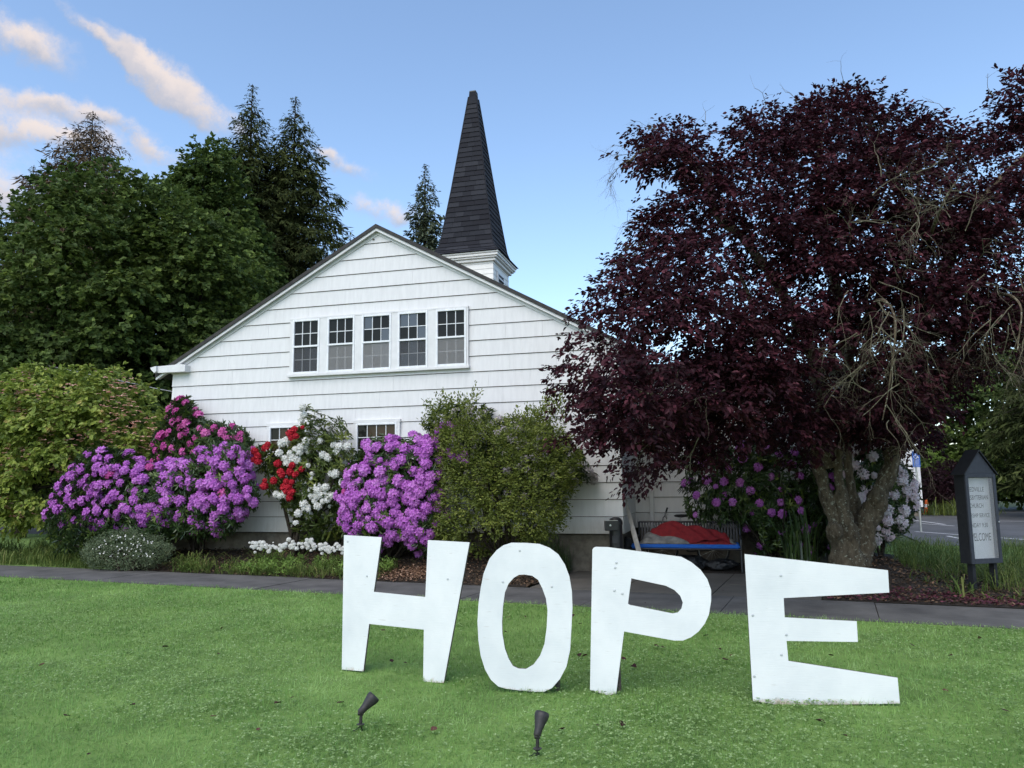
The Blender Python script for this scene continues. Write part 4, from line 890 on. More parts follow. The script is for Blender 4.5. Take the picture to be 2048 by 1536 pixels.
broadleaf('maple_tree', 'broad green maple filling the picture edge above the pink dogwood', [(-160, 460), (-60, 440), (0, 428), (40, 405), (85, 385), (120, 355), (160, 345), (205, 318), (240, 340), (255, 375), (285, 392), (300, 440), (315, 520), (310, 640), (290, 800), (200, 900), (-160, 930)], 29, 4.2, 6400, 10, .42, .21, .17, G_MAPLE, 32, gap=.36, gscale=.6, tier=(12, .95, .45), group='broad leaved trees behind the church')
broadleaf('maple_tree', 'dark green maple between the dogwood and the sloping roof edge', [(250, 400), (290, 378), (330, 376), (360, 395), (395, 430), (430, 445), (470, 475), (505, 540), (515, 620), (505, 700), (440, 800), (400, 960), (240, 960), (220, 700), (240, 520)], 30.5, 3.6, 5600, 10, .42, .21, .16, G_MAPLE, 33, gap=.35, gscale=.6, tier=(12, .95, .45), group='broad leaved trees behind the church')
broadleaf('tall_hedge', 'dark wall of low foliage behind the dogwood across the road', [(-160, 760), (120, 740), (345, 760), (360, 1010), (250, 1040), (-160, 1046)], 43, 2.0, 1800, 9, .5, .26, .2, G_MAPLE, 34, gap=None, cat='hedge')
# beyond the car park
broadleaf('maple_tree', 'green tree beyond the car park behind the message sign', [(1838, 800), (1870, 765), (1910, 745), (1950, 715), (2000, 690), (2060, 660), (2250, 600), (2250, 985), (2048, 995), (2000, 975), (1960, 990), (1900, 985), (1850, 940)], 43, 3.0, 5600, 10, .5, .26, .2, G_MAPLE, 35, gap=None, tier=(10, .9, .5))
conifer('cedar_tree', 'dark conifer at the picture edge behind the plum branches', (2085, 430), 34, 4.2, G_FIR, 36, nb=260, group=None)
broadleaf('lime_shrub', 'bright yellow green shrub beside the annex corner', [(1840, 900), (1850, 885), (1880, 882), (1905, 900), (1915, 930), (1905, 960), (1845, 960)], 41, .9, 800, 10, .2, .12, .08, G_LIME, 37, gap=None, E=30, cat='shrub')
broadleaf('japanese_maple', 'domed dark red maple bush behind the message sign', [(1842, 1005), (1843, 960), (1855, 938), (1880, 928), (1910, 930), (1935, 950), (1945, 980), (1940, 1005), (1880, 1012)], 40, 1.3, 1800, 10, .25, .14, .06, G_JMAP, 38, gap=None, E=30, cat='shrub')

# ------------------------------------------------------------------ flowering shrubs
def truss_mesh(name, mat, seed, R=.105, nf=15, pet=.062):
    g = np.random.default_rng(seed); parts = []
    for k in range(nf):
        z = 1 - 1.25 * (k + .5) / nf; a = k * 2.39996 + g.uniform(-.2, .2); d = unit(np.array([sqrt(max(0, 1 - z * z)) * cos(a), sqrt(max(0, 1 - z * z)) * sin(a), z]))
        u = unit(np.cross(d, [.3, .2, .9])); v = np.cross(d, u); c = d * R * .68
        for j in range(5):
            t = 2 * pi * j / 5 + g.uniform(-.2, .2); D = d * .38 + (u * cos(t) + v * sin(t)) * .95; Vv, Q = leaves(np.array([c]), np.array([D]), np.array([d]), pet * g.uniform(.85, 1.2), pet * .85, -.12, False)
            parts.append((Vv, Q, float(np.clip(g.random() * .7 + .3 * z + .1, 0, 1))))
    V, Q, Rr = joinarr(parts); return arrmesh(name, V, Q, mat, Rr)
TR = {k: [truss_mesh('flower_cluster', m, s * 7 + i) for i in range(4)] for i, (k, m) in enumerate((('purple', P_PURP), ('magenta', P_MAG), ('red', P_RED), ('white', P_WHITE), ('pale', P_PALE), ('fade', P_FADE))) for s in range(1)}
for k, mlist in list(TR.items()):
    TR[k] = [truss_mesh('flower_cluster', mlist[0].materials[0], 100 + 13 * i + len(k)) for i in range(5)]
def spaced(P, dmin, nmax):
    out_ = []
    for p in P:
        if all((p[0] - q[0]) ** 2 + (p[1] - q[1]) ** 2 + (p[2] - q[2]) ** 2 > dmin * dmin for q in out_): out_.append(p)
        if len(out_) >= nmax: break
    return np.array(out_)
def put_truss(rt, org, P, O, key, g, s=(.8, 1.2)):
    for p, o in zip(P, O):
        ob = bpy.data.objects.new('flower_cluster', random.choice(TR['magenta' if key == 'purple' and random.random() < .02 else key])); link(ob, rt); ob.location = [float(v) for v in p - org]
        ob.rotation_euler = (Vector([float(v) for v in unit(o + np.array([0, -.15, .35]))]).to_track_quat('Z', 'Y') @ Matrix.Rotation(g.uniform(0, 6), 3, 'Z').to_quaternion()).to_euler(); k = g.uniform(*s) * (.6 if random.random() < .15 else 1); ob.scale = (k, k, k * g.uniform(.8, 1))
def rosettes(C, O, g, Ln=.13, Wd=.038, per=8):
    n = len(C); O = unit(O + g.normal(0, .3, (n, 3)) + np.array([0, 0, .35])); U = unit(np.cross(O, np.array([.31, .2, .93]))); Vv = np.cross(O, U)
    t = 2 * pi * np.arange(per)[None] / per + g.uniform(0, 6, (n, 1)) + g.normal(0, .2, (n, per)); lift = g.uniform(-.25, .55, (n, per))
    D = (U[:, None] * np.cos(t)[..., None] + Vv[:, None] * np.sin(t)[..., None]) + O[:, None] * lift[..., None]
    P = C[:, None] + g.normal(0, .012, (n, per, 3)); Nn = O[:, None] + 0 * D + g.normal(0, .2, D.shape); m = n * per; s = g.uniform(.75, 1.25, m)
    V, Q = leaves(P.reshape(m, 3), D.reshape(m, 3), unit(Nn.reshape(m, 3)), Ln * s, Wd * s, .15, True); r = np.clip(np.repeat(g.random(n) ** 1.5, per) * .75 + g.random(m) * .25, 0, 1)
    return V, Q, np.repeat(r, 2)
def rhodo(name, label, poly, off, T, nros, ntr, key, seed, base, E=45, dmin=.17, top=None, stems=7, leafmat=None, group='flowering rhododendrons', scale=(.8, 1.2), rad=.03, tpoly=None, stemto=None):
    g = np.random.default_rng(seed); dep = wallplane(off) if not callable(off) else off; b = np.array(base, float)
    rt = thing(name, label, 'shrub', b, 0, group)
    C = volume(poly, dep, T, nros, E, .7, .35, .22, 1.6, seed); O = outward(C, .9)
    inner = volume(poly, dep, T * .8, int(nros * .7), E, .5, .9, None, 1, seed + 1)
    crownobj('foliage', [rosettes(C, O, g), rosettes(inner, outward(inner), g)], leafmat or G_RHO, rt, b)
    if ntr:
        tp = tpoly or poly; P = volume(tp, dep, T * 1.02, ntr * 14, E, .88, .12, None, 1, seed + 2); P = spaced(P, dmin, ntr); put_truss(rt, b, P, outward(P, .9), key, g, scale)
    tb = []; cm = C.mean(0)
    for k in range(stems):
        e = C[g.integers(0, len(C))]; tb.append(([b + g.normal(0, .06, 3) * np.array([1, 1, 0]) - np.array([0, 0, .1]), b * .45 + e * .55 + g.normal(0, .08, 3), e], [rad, rad * .7, rad * .25], .15))
    trunkobj('stems', tb, DBARK, rt, b, .15, 6); return rt, b, g
def gz(x, y, off):   # a point on the bed below a pixel column
    p = wallplane(off)(np.array([float(x)]), np.array([float(y)]))[0]; p[2] = float(bedz(p[0], p[1])); return p
RH1 = [(88, 1040), (100, 1000), (120, 960), (150, 925), (175, 900), (215, 893), (250, 905), (300, 925), (340, 925), (380, 912), (420, 890), (470, 880), (500, 893), (497, 940), (515, 985), (515, 1008), (490, 1030), (470, 1058), (440, 1075), (390, 1080), (340, 1075), (330, 1098), (240, 1102), (130, 1100), (112, 1110), (98, 1070)]
RH1T = RH1[:17] + [(440, 1070), (330, 1055), (250, 1060), (180, 1060), (115, 1050)]
rhodo('rhododendron', 'wide purple rhododendron in full flower at the left corner of the church', RH1, .75, .75, 1300, 270, 'purple', 41, gz(300, 1090, .7), tpoly=RH1T, dmin=.125, scale=(.75, 1.35))
rhodo('rhododendron', 'taller magenta rhododendron rising behind the wide purple one', [(305, 925), (310, 870), (335, 840), (345, 800), (372, 796), (395, 822), (400, 840), (440, 848), (470, 852), (500, 872), (508, 905), (480, 925), (430, 945), (380, 955), (330, 950)], .35, .32, 520, 75, 'magenta', 42, gz(400, 1080, .35), E=30, dmin=.15)
rt, b, g = rhodo('rhododendron', 'open rhododendron carrying both white and scarlet flowers below the small windows', [(502, 908), (530, 890), (575, 895), (600, 850), (606, 815), (630, 812), (645, 830), (690, 842), (700, 880), (708, 930), (698, 985), (680, 1010), (690, 1060), (670, 1090), (600, 1090), (580, 1030), (560, 1000), (535, 985), (524, 950)], .45, .42, 400, 0, 'white', 43, gz(592, 1080, .45), E=35, stems=10, rad=.045, leafmat=G_RHO2)
def px2(pts, off, crop=(460, 800, .2734)):
    a = np.array([(crop[0] + x * crop[2], crop[1] + y * crop[2]) for x, y in pts], float); return wallplane(off)(a[:, 0], a[:, 1])
reds = px2([(440, 245), (470, 215), (530, 200), (450, 275), (480, 265), (275, 325), (260, 350), (180, 375), (200, 410), (170, 440), (205, 450), (350, 465), (440, 525), (380, 545), (480, 545), (410, 595), (450, 600), (395, 640), (430, 640), (450, 672), (415, 665), (525, 505), (320, 590), (255, 590), (250, 630), (435, 715), (455, 480), (370, 525)], .85)
whites = px2([(540, 110), (520, 150), (480, 360), (400, 425), (460, 430), (510, 380), (380, 315), (440, 390), (490, 440), (420, 460), (520, 345), (570, 480), (545, 605), (640, 640), (690, 690), (740, 700), (650, 780), (680, 740), (570, 785), (370, 700), (340, 690), (720, 420), (770, 540), (680, 400), (800, 340), (760, 330), (830, 610), (600, 700), (640, 700), (540, 760), (600, 540), (360, 390), (700, 640), (660, 300), (560, 300), (780, 380), (880, 560), (620, 740), (720, 730), (660, 690), (590, 660), (860, 340), (500, 830), (400, 690), (545, 790)], .78)
whites = np.concatenate([whites, whites[::2] + g.normal(0, .09, whites[::2].shape)])
put_truss(rt, b, reds, np.tile([[0, -1, .4]], (len(reds), 1)) + g.normal(0, .4, (len(reds), 3)), 'red', g, (.62, .9)); put_truss(rt, b, whites, np.tile([[0, -1, .4]], (len(whites), 1)) + g.normal(0, .4, (len(whites), 3)), 'white', g, (.62, .95))
RH2 = [(675, 985), (690, 950), (702, 930), (720, 900), (735, 880), (775, 870), (800, 885), (830, 868), (865, 880), (880, 900), (888, 960), (885, 1010), (900, 1040), (870, 1060), (868, 1100), (850, 1110), (800, 1085), (770, 1090), (740, 1100), (690, 1075), (680, 1030)]
rhodo('rhododendron', 'purple rhododendron in full flower standing just behind the letter H', RH2, 1.0, .7, 900, 190, 'purple', 44, gz(780, 1095, .8), dmin=.13, scale=(.95, 1.3))
# faded rhododendron behind the green shrub, with a purple spray
rt, b, g = rhodo('rhododendron', 'faded white rhododendron peeping out above the green shrub', [(850, 850), (880, 815), (930, 810), (985, 812), (1010, 840), (1060, 840), (1110, 850), (1150, 900), (1185, 930), (1190, 960), (1160, 965), (1120, 1010), (1000, 1000), (900, 950)], .30, .25, 520, 60, 'fade', 45, gz(1020, 1085, .3), E=30, dmin=.15)
ps = px2([(1550, 190), (1600, 180), (1640, 190), (1520, 225), (1620, 270), (1520, 290), (1560, 380), (1620, 410), (1680, 430), (1715, 395), (1725, 450), (1600, 380)], 1.25); put_truss(rt, b, ps, np.tile([[0, -1, .4]], (len(ps), 1)), 'purple', g, (.6, .85))
# big green shrub
def shrub(name, label, poly, off, T, ncl, per, Ltw, Ln, Wd, mat, seed, base, E=45, gap=.3, extra=None, group=None, up=.6):
    g = np.random.default_rng(seed); dep = wallplane(off) if not callable(off) else off; b = np.array(base, float); rt = thing(name, label, 'shrub', b, 0, group)
    C = volume(poly, dep, T, ncl, E, .72, .35, gap, 1.5, seed); arrs = [sprays(C, unit(outward(C, .9) + np.array([0, 0, .35])), per, Ltw, Ln, Wd, g, droop=.05, up=up, face=.9)]
    if extra:
        for (pl_, n) in extra: c2 = volume(pl_, dep, T * .5, n, 20, .6, .5, None, 1, seed + 5); arrs.append(sprays(c2, np.tile([[0, -.1, 1.0]], (len(c2), 1)) + g.normal(0, .25, (len(c2), 3)), per, Ltw * 1.3, Ln, Wd, g, droop=-.1, up=.4))
    crownobj('foliage', arrs, mat, rt, b); tb = []
    for k in range(12):
        e = C[g.integers(0, len(C))]; tb.append(([b + g.normal(0, .08, 3) * np.array([1, 1, 0]) - np.array([0, 0, .1]), b * .45 + e * .55, e], [.03, .02, .006], .2))
    trunkobj('stems', tb, DBARK, rt, b, .1, 5); return rt
shrub('green_shrub', 'tall green small leafed shrub standing behind the letters H and O', [(885, 900), (885, 862), (920, 850), (960, 860), (1010, 845), (1060, 842), (1100, 860), (1130, 868), (1150, 925), (1145, 965), (1122, 1005), (1120, 1045), (1085, 1075), (1040, 1080), (1000, 1102), (950, 1095), (905, 1088), (882, 1072), (872, 1030), (884, 990), (878, 950)], 1.1, .8, 2200, 11, .17, .062, .026, G_GREEN, 51, gz(1000, 1100, 1.1), gap=.25,
      extra=[([(842, 850), (848, 810), (880, 800), (905, 800), (935, 815), (945, 782), (955, 830), (990, 850), (960, 880), (870, 900)], 190), ([(1020, 850), (1030, 825), (1045, 830), (1080, 830), (1110, 795), (1128, 800), (1130, 860), (1060, 870)], 120)])
shrub('groundcover_shrub', 'low rounded grey green shrub with tiny white flowers at the pavement edge', [(168, 1112), (182, 1082), (225, 1066), (280, 1066), (320, 1080), (342, 1095), (335, 1112), (300, 1132), (250, 1138), (190, 1136)], lambda x, y: at(x, y, 16.9 - .003 * (np.asarray(x) - 170)), .45, 1500, 10, .10, .035, .012, G_COVER, 52, np.append(at(250, 1130, 16.5)[:2], .02), E=25, gap=None)
gcf = volume([(180, 1100), (225, 1070), (285, 1070), (325, 1090), (300, 1115), (220, 1115)], lambda x, y: at(x, y, 16.45 - .003 * (np.asarray(x) - 170)), .1, 90, 25, .9, .2, None, 1, 3)
Vv, Q = leaves(gcf, rng.normal(0, 1, (90, 3)), np.tile([[0, -.7, .7]], (90, 1)), .035, .03); gr_ = mobj('small_flowers', arrmesh('small_flowers', Vv, Q, P_WHITE, np.repeat(rng.random(90), 2)), bpy.data.objects['groundcover_shrub']); gr_.matrix_parent_inverse = Matrix.Translation(-bpy.data.objects['groundcover_shrub'].location); tag(gr_, kind='stuff')
# shrubs under the plum tree
RU = [(1362, 985), (1375, 930), (1410, 900), (1470, 885), (1540, 880), (1610, 895), (1690, 900), (1700, 960), (1690, 1040), (1655, 1105), (1560, 1108), (1512, 1108), (1512, 1060), (1440, 1050), (1390, 1050)]
dR = lambda x, y: at(x, y, 15.95 - .0012 * (np.asarray(x) - 1400))
rhodo('rhododendron', 'shaded purple rhododendron behind the bench under the plum tree', RU, dR, .55, 1000, 64, 'purple', 46, np.append(at(1560, 1100, 15.6)[:2], .1), E=40, dmin=.19, scale=(.75, 1.0))
rhodo('rhododendron', 'pale pink rhododendron flowering behind the plum trunk', [(1690, 880), (1720, 868), (1760, 880), (1790, 920), (1815, 935), (1838, 975), (1832, 1010), (1822, 1040), (1800, 1072), (1755, 1085), (1700, 1085), (1690, 1000)], lambda x, y: at(x, y, np.full(np.shape(x), 14.9)), .5, 620, 62, 'pale', 47, np.append(at(1755, 1085, 14.9)[:2], .2), E=35, dmin=.16, scale=(.9, 1.25))
# kousa dogwood
DOG = [(-120, 800), (-40, 772), (10, 762), (60, 742), (140, 736), (180, 746), (225, 740), (268, 745), (285, 772), (300, 802), (345, 832), (370, 850), (345, 880), (325, 925), (290, 948), (240, 932), (185, 930), (155, 960), (115, 1000), (95, 1045), (60, 1058), (20, 1052), (-120, 1062)]
dD = lambda x, y: at(x, y, 19.5 - .0015 * (np.asarray(x) - 200))
dg = broadleaf('dogwood_tree', 'bushy dogwood with layered leaves and pink bracts beside the church corner', DOG, dD, 1.3, 2700, 11, .26, .125, .078, G_DOG, 53, gap=.38, gscale=1.1, trunk=(np.array([-11.4, 20.2, 0.0]), .09), E=70, oval=True, up=.9, tier=(9, .38, .16), face=1.0)
bp = volume(DOG, dD, 1.38, 760, 70, .95, .06, .42, 1.7, 63); bp = bp + np.array([0, -.03, .03]); gq = np.random.default_rng(8); prt = []
for j in range(4):
    t = j * pi / 2 + gq.uniform(0, 1.5, len(bp)); D = np.stack([np.cos(t), np.sin(t), gq.normal(.1, .2, len(bp))], -1); Vv, Q = leaves(bp, D, np.tile([[0, -.35, 1.0]], (len(bp), 1)) + gq.normal(0, .2, (len(bp), 3)), 0.068, .05, .1, True); prt.append((Vv, Q, np.repeat(gq.random(len(bp)), 2)))
crownobj('blossoms', prt, G_PINK, dg, np.array(dg.location))

# ------------------------------------------------------------------ the purple plum
PT = lambda x, y, Y: at(np.array([float(x)]), np.array([float(y)]), np.array([float(Y)]))[0]
pb = PT(1692, 1128, 13.6); pb[2] = .2
plum = thing('plum_tree', 'large purple leaved plum with a gnarled lichen trunk and dead twigs', 'tree', pb)
lim = [([(1695, 1150, 13.6), (1688, 1100, 13.55), (1668, 1040, 13.5), (1650, 980, 13.5), (1632, 930, 13.5), (1622, 890, 13.4), (1590, 812, 13.2), (1560, 785, 13.0), (1520, 773, 12.7), (1470, 785, 12.3), (1410, 830, 12.0), (1340, 870, 11.8), (1270, 890, 11.7)], [.34, .22, .135, .11, .10, .10, .10, .11, .105, .09, .07, .05, .03]),
       ([(1700, 1150, 13.6), (1698, 1090, 13.5), (1686, 1020, 13.4), (1678, 950, 13.4), (1676, 900, 13.4), (1690, 850, 13.3), (1698, 790, 13.2), (1695, 700, 12.9), (1670, 560, 12.6), (1640, 420, 12.4), (1640, 300, 12.3), (1650, 230, 12.2)], [.32, .19, .105, .09, .088, .09, .09, .10, .09, .07, .04, .02]),
       ([(1710, 1150, 13.7), (1718, 1095, 13.7), (1738, 1040, 13.6), (1762, 985, 13.5), (1782, 930, 13.4), (1790, 880, 13.3), (1796, 800, 13.1), (1830, 690, 12.8), (1880, 560, 12.5), (1930, 450, 12.3), (1990, 370, 12.0), (2060, 300, 11.8)], [.36, .23, .165, .15, .14, .135, .13, .12, .11, .09, .06, .03]),
       ([(1720, 1120, 13.9), (1715, 1050, 13.95), (1703, 980, 14.0), (1695, 920, 14.0), (1697, 850, 14.1), (1720, 740, 14.3), (1760, 600, 14.6)], [.20, .13, .09, .08, .08, .07, .05]),
       ([(1662, 930, 13.4), (1645, 870, 13.2), (1650, 830, 13.1), (1620, 700, 12.6), (1560, 580, 12.2), (1490, 480, 12.0), (1435, 430, 11.9), (1410, 370, 11.8), (1370, 315, 11.7), (1290, 300, 11.6), (1245, 340, 11.5)], [.12, .12, .12, .10, .085, .075, .065, .055, .045, .03, .012]),
       ([(1560, 785, 13.0), (1518, 765, 12.9), (1512, 700, 12.9), (1505, 620, 12.8), (1470, 520, 12.9)], [.05, .05, .045, .04, .02]), ([(1522, 768, 12.8), (1524, 700, 12.7), (1522, 640, 12.6)], [.04, .035, .02]),
       ([(1830, 690, 12.8), (1920, 640, 12.2), (2010, 600, 11.8), (2080, 560, 11.5)], [.09, .07, .05, .03]), ([(1695, 700, 12.9), (1780, 560, 11.8), (1830, 430, 11.4), (1840, 330, 11.4)], [.08, .06, .04, .02]),
       ([(1695, 720, 12.9), (1730, 640, 11.5), (1760, 600, 10.2), (1790, 640, 9.6), (1780, 760, 9.7), (1765, 840, 9.9)], [.07, .045, .026, .014, .010, .006]), ([(1830, 690, 12.8), (1850, 520, 11), (1880, 420, 9.8), (1920, 350, 9.4)], [.05, .03, .016, .008]), ([(1920, 640, 12.2), (1990, 590, 10.8), (2040, 610, 10.0), (2035, 700, 10.0)], [.045, .026, .013, .007]), ([(1435, 430, 11.9), (1425, 390, 11.9), (1420, 330, 12.0)], [.05, .045, .02]), ([(1620, 700, 12.6), (1480, 640, 11.6), (1350, 590, 11.2), (1230, 590, 11.1)], [.07, .05, .035, .015]), ([(1410, 830, 12), (1330, 800, 11.3), (1240, 770, 11.2), (1150, 760, 11.2)], [.05, .04, .03, .012])]
tb = [([PT(*q) for q in pts], rr, .07) for pts, rr in lim]
trunkobj('trunk', tb, PBARK, plum, pb, .32, 18)
bm = bmesh.new(); bmesh.ops.create_icosphere(bm, subdivisions=4, radius=1); bu = PT(1670, 1062, 13.2)
for v in bm.verts:
    p = np.array(v.co); k = 1 + .35 * (vnoise(p * 2.2) - .5) + .2 * (vnoise(p * 6) - .5); v.co = Vector([float(q) for q in p * k * np.array([.13, .12, .15]) + bu - pb])
me = bpy.data.meshes.new('burl'); bm.to_mesh(me); bm.free(); me.materials.append(PBARK); me.polygons.foreach_set('use_smooth', [True] * len(me.polygons)); mobj('burl', me, plum)
PLUM = [(1135, 715), (1140, 680), (1175, 660), (1195, 615), (1220, 565), (1258, 520), (1275, 480), (1310, 450), (1330, 415), (1385, 395), (1380, 350), (1300, 330), (1285, 300), (1300, 272), (1350, 262), (1385, 266), (1415, 276), (1432, 300), (1450, 345), (1475, 300), (1490, 266), (1515, 231), (1560, 254), (1600, 231), (1640, 211), (1700, 191), (1735, 186), (1765, 204), (1800, 231), (1850, 248), (1900, 266), (1960, 276), (1992, 266), (2005, 226), (2020, 186), (2060, 156), (2150, 166), (2230, 300), (2230, 690), (2100, 740), (2048, 735), (1980, 730), (1925, 740), (1885, 770), (1868, 830), (1862, 880), (1800, 885), (1755, 862), (1720, 868), (1700, 830), (1640, 850), (1610, 905), (1560, 880), (1500, 885), (1440, 900), (1402, 925), (1360, 915), (1330, 960), (1290, 975), (1265, 975), (1245, 955), (1225, 930), (1200, 910), (1170, 900), (1155, 870), (1160, 830), (1135, 800), (1140, 765), (1148, 740)]
dP = lambda x, y: at(x, y, 12.6 - 1.2 * np.clip((1500 - np.asarray(x)) / 400, -.4, 1))
g = np.random.default_rng(71)
C0 = volume(PLUM, dP, 3.1, 960, 150, .66, .36, .39, .7, 71); Ca, Oa = clumps(C0, unit(outward(C0, .5) + np.array([0, -.3, 0])), 11, .34, .22, g)
C1 = volume(PLUM, dP, 3.0, 1700, 150, .6, .5, .36, .8, 72); C = np.concatenate([Ca, C1]); O = np.concatenate([Oa, outward(C1, .5)])
crownobj('crown', [sprays(C, O, 13, .29, .084, .044, g, droop=.22, up=.75)], G_PLUM, plum, pb)
tw = []
def spread(n, x0, x1, y0, y1, Ya, Yb): return [(g.uniform(x0, x1), g.uniform(y0, y1), g.uniform(Ya, Yb)) for _ in range(n)]
st = spread(9, 1690, 1840, 560, 660, 9.5, 10.2) + spread(10, 1715, 1830, 660, 800, 9.6, 10.4) + spread(4, 1740, 1820, 800, 850, 9.9, 10.6)
tw += twigs([PT(*q) for q in st], [(g.normal(0, .6), g.normal(-.1, .3), g.uniform(-1.0, .1)) for q in st], .62, .0085, g, 4, droop=.12, wig=.2, kids=(2, 4))
st = spread(16, 1640, 1980, 290, 540, 9.2, 9.8)
tw += twigs([PT(*q) for q in st], [(g.normal(0, .8), g.normal(-.2, .3), g.uniform(-.4, .7)) for q in st], .55, .007, g, 3, droop=.02, wig=.22, kids=(3, 4))
st = spread(14, 1950, 2080, 540, 700, 9.8, 10.6)
tw += twigs([PT(*q) for q in st], [(g.normal(-.2, .6), g.normal(-.1, .3), g.uniform(-1, .1)) for q in st], .6, .008, g, 4, droop=.12, wig=.2, kids=(2, 4))
st = [(1290, 300, 11.5), (1330, 300, 11.5), (1370, 300, 11.5), (1260, 320, 11.5), (1300, 440, 11.3), (1320, 480, 11.2), (1280, 510, 11.2), (1350, 270, 11.6)]
tw += twigs([PT(*q) for q in st], [(-1 + g.normal(0, .4), g.normal(0, .3), g.uniform(-.2, .5)) for q in st], .5, .008, g, 3, droop=.13, wig=.22, kids=(3, 5))
st = [(1530, 215, 12), (1600, 210, 12), (1410, 250, 11.8), (1890, 220, 11.5), (1985, 190, 11.3), (1240, 560, 11), (1690, 170, 12)]
tw += twigs([PT(*q) for q in st], [(g.normal(-.2, .4), 0, 1.0) for q in st], .35, .006, g, 1, droop=-.02, kids=(2, 3))
st = [(1400, 870, 9.9), (1350, 850, 9.7), (1450, 780, 9.5), (1300, 830, 9.8), (1430, 880, 11.2)]
tw += twigs([PT(*q) for q in st], [(g.normal(-.5, .5), -.2, g.uniform(-.8, .2)) for q in st], .6, .010, g, 2, droop=.08)
V, Q, R = joinarr(tw); tag(mobj('dead_twigs', arrmesh('dead_twigs', V - pb, Q, TWIG), plum), kind='stuff')

# ------------------------------------------------------------------ grass and litter
def blades(P, Hh, Wd, g, lean=.5, seg=1, yaw=None):
    n = len(P); a = g.uniform(0, 2 * pi, n) if yaw is None else yaw; D = np.stack([np.cos(a), np.sin(a), 0 * a], -1); Sd = np.stack([-np.sin(a), np.cos(a), 0 * a], -1)
    Hh = np.broadcast_to(Hh, (n,))[:, None]; Wd = np.broadcast_to(Wd, (n,))[:, None]; ln = (np.abs(g.normal(0, lean, n)) + .05)[:, None]
    up = np.array([0, 0, 1.0])
    if seg == 1:
        V = np.stack([P - Sd * Wd / 2, P + Sd * Wd / 2, P + D * Hh * ln + up * Hh / np.sqrt(1 + ln ** 2)], 1).reshape(-1, 3); return V, np.arange(n * 3).reshape(-1, 3)
    m1 = P + D * Hh * ln * .3 + up * Hh * .6; m2 = P + D * Hh * ln * .75 + up * Hh * .9; tp = P + D * Hh * ln * 1.25 + up * Hh * (.95 - .3 * np.minimum(ln, 1.5))
    V = np.stack([P - Sd * Wd / 2, P + Sd * Wd / 2, m1 + Sd * Wd * .45, m1 - Sd * Wd * .45, m2 + Sd * Wd * .35, m2 - Sd * Wd * .35, tp], 1).reshape(-1, 3); b = np.arange(n)[:, None] * 7
    return V, [np.stack([b + np.array([0, 1, 2, 3]), b + np.array([3, 2, 4, 5])], 1).reshape(-1, 4), b + np.array([5, 4, 6])]
g = np.random.default_rng(91)
N0 = 620000; X = g.uniform(-13, 12, N0); Y = g.uniform(3.6, 17, N0)
dist = np.hypot(X, Y); keep = (Y < lawn_far(X) + .05 + .12 * (vnoise(np.stack([X * 6, Y * 6, 0 * X], -1)) - .3)) & (np.abs(X) < .72 * Y + 1.6) & (g.random(N0) < np.minimum(1, (6.0 / dist) ** 1.25))
X, Y, dist = X[keep], Y[keep], dist[keep]; P = np.stack([X, Y, 0 * X - .004], -1); hn = vnoise(P * np.array([1, 1, 0]), 1.1); hn2 = vnoise(P * np.array([1, 1, 0]), 4.5); hn3 = vnoise(P * np.array([1, 1, 0]), 15.0, 5)
V, Q = blades(P, (.020 + .020 * hn + .018 * hn2 + .022 * hn3) * g.uniform(.6, 1.35, len(P)), .0046 * np.maximum(1, dist / 6.5), g, 1.25)
lw = mobj('lawn_grass', arrmesh('lawn_grass', V, Q, G_LAWN, np.clip(.12 + .30 * g.random(len(P)) + .35 * (hn2 - .3) + .45 * (hn3 - .35) + .35 * (vnoise(P * np.array([1, 1, 0]), .55, 3) - .5), 0, 1))); tag(lw, 'short mown green grass of the front lawn', 'grass', kind='stuff')
N1 = 130000; X = g.uniform(-8, 8, N1); Y = g.uniform(4.0, 13, N1); pn = vnoise(np.stack([X, Y, 0 * X], -1), .9, 7.3)
k = (Y < lawn_far(X) - .1) & (np.abs(X) < .72 * Y + .6) & (g.random(N1) < .85 * sstep((pn - .28) / .38) * np.minimum(1, (6 / Y) ** 1.5)); X, Y = X[k], Y[k]; P = np.stack([X, Y, g.uniform(.022, .045, len(X))], -1); prt = []
a0 = g.uniform(0, 2 * pi, len(P))
for j in range(3):
    t = a0 + j * 2.09; V, Q = leaves(P, np.stack([np.cos(t), np.sin(t), g.normal(.05, .25, len(P))], -1), np.tile([[0, 0, 1.0]], (len(P), 1)) + g.normal(0, .25, (len(P), 3)), .016, .016, .08, False); prt.append((V, Q, g.random(len(P))))
V, Q, R = joinarr(prt); tag(mobj('clover', arrmesh('clover', V, Q, G_CLOVER, R)), 'patches of clover mixed into the front lawn', 'clover', kind='stuff')
def tall(name, label, pts, Hh, wd, mat, lean=.6, cat='grass', zf=None, thin=.36):
    P = np.array(pts); z = bedz(P[:, 0], P[:, 1]) - .01 if zf is None else np.full(len(P), zf); P = np.stack([P[:, 0], P[:, 1], z], -1); n = len(P)
    k_ = vnoise(P * np.array([1, 1, 0]), 3.1, 2.5) > thin; P = P[k_]; n = len(P); cl = vnoise(P * np.array([1, 1, 0]), 2.2); V, F_ = blades(P, Hh * g.uniform(.3, 1.3, n) * (.25 + 1.5 * cl), wd * g.uniform(.6, 1.3, n), g, lean, 3)
    r = np.clip(.6 * g.random(n) + .4 * vnoise(P * np.array([1, 1, 0]), 3.3, 9), 0, 1)
    return tag(mobj(name, arrmesh(name, V, F_, mat, np.concatenate([np.repeat(r, 2), r]))), label, cat, kind='stuff')
def scat(n, a0, a1, s0, s1): A = g.uniform(a0, a1, n); B = g.uniform(s0, s1, n); return np.stack([EA[0] * A + QA[0] * B, 13.2 + EA[1] * A + QA[1] * B], -1)
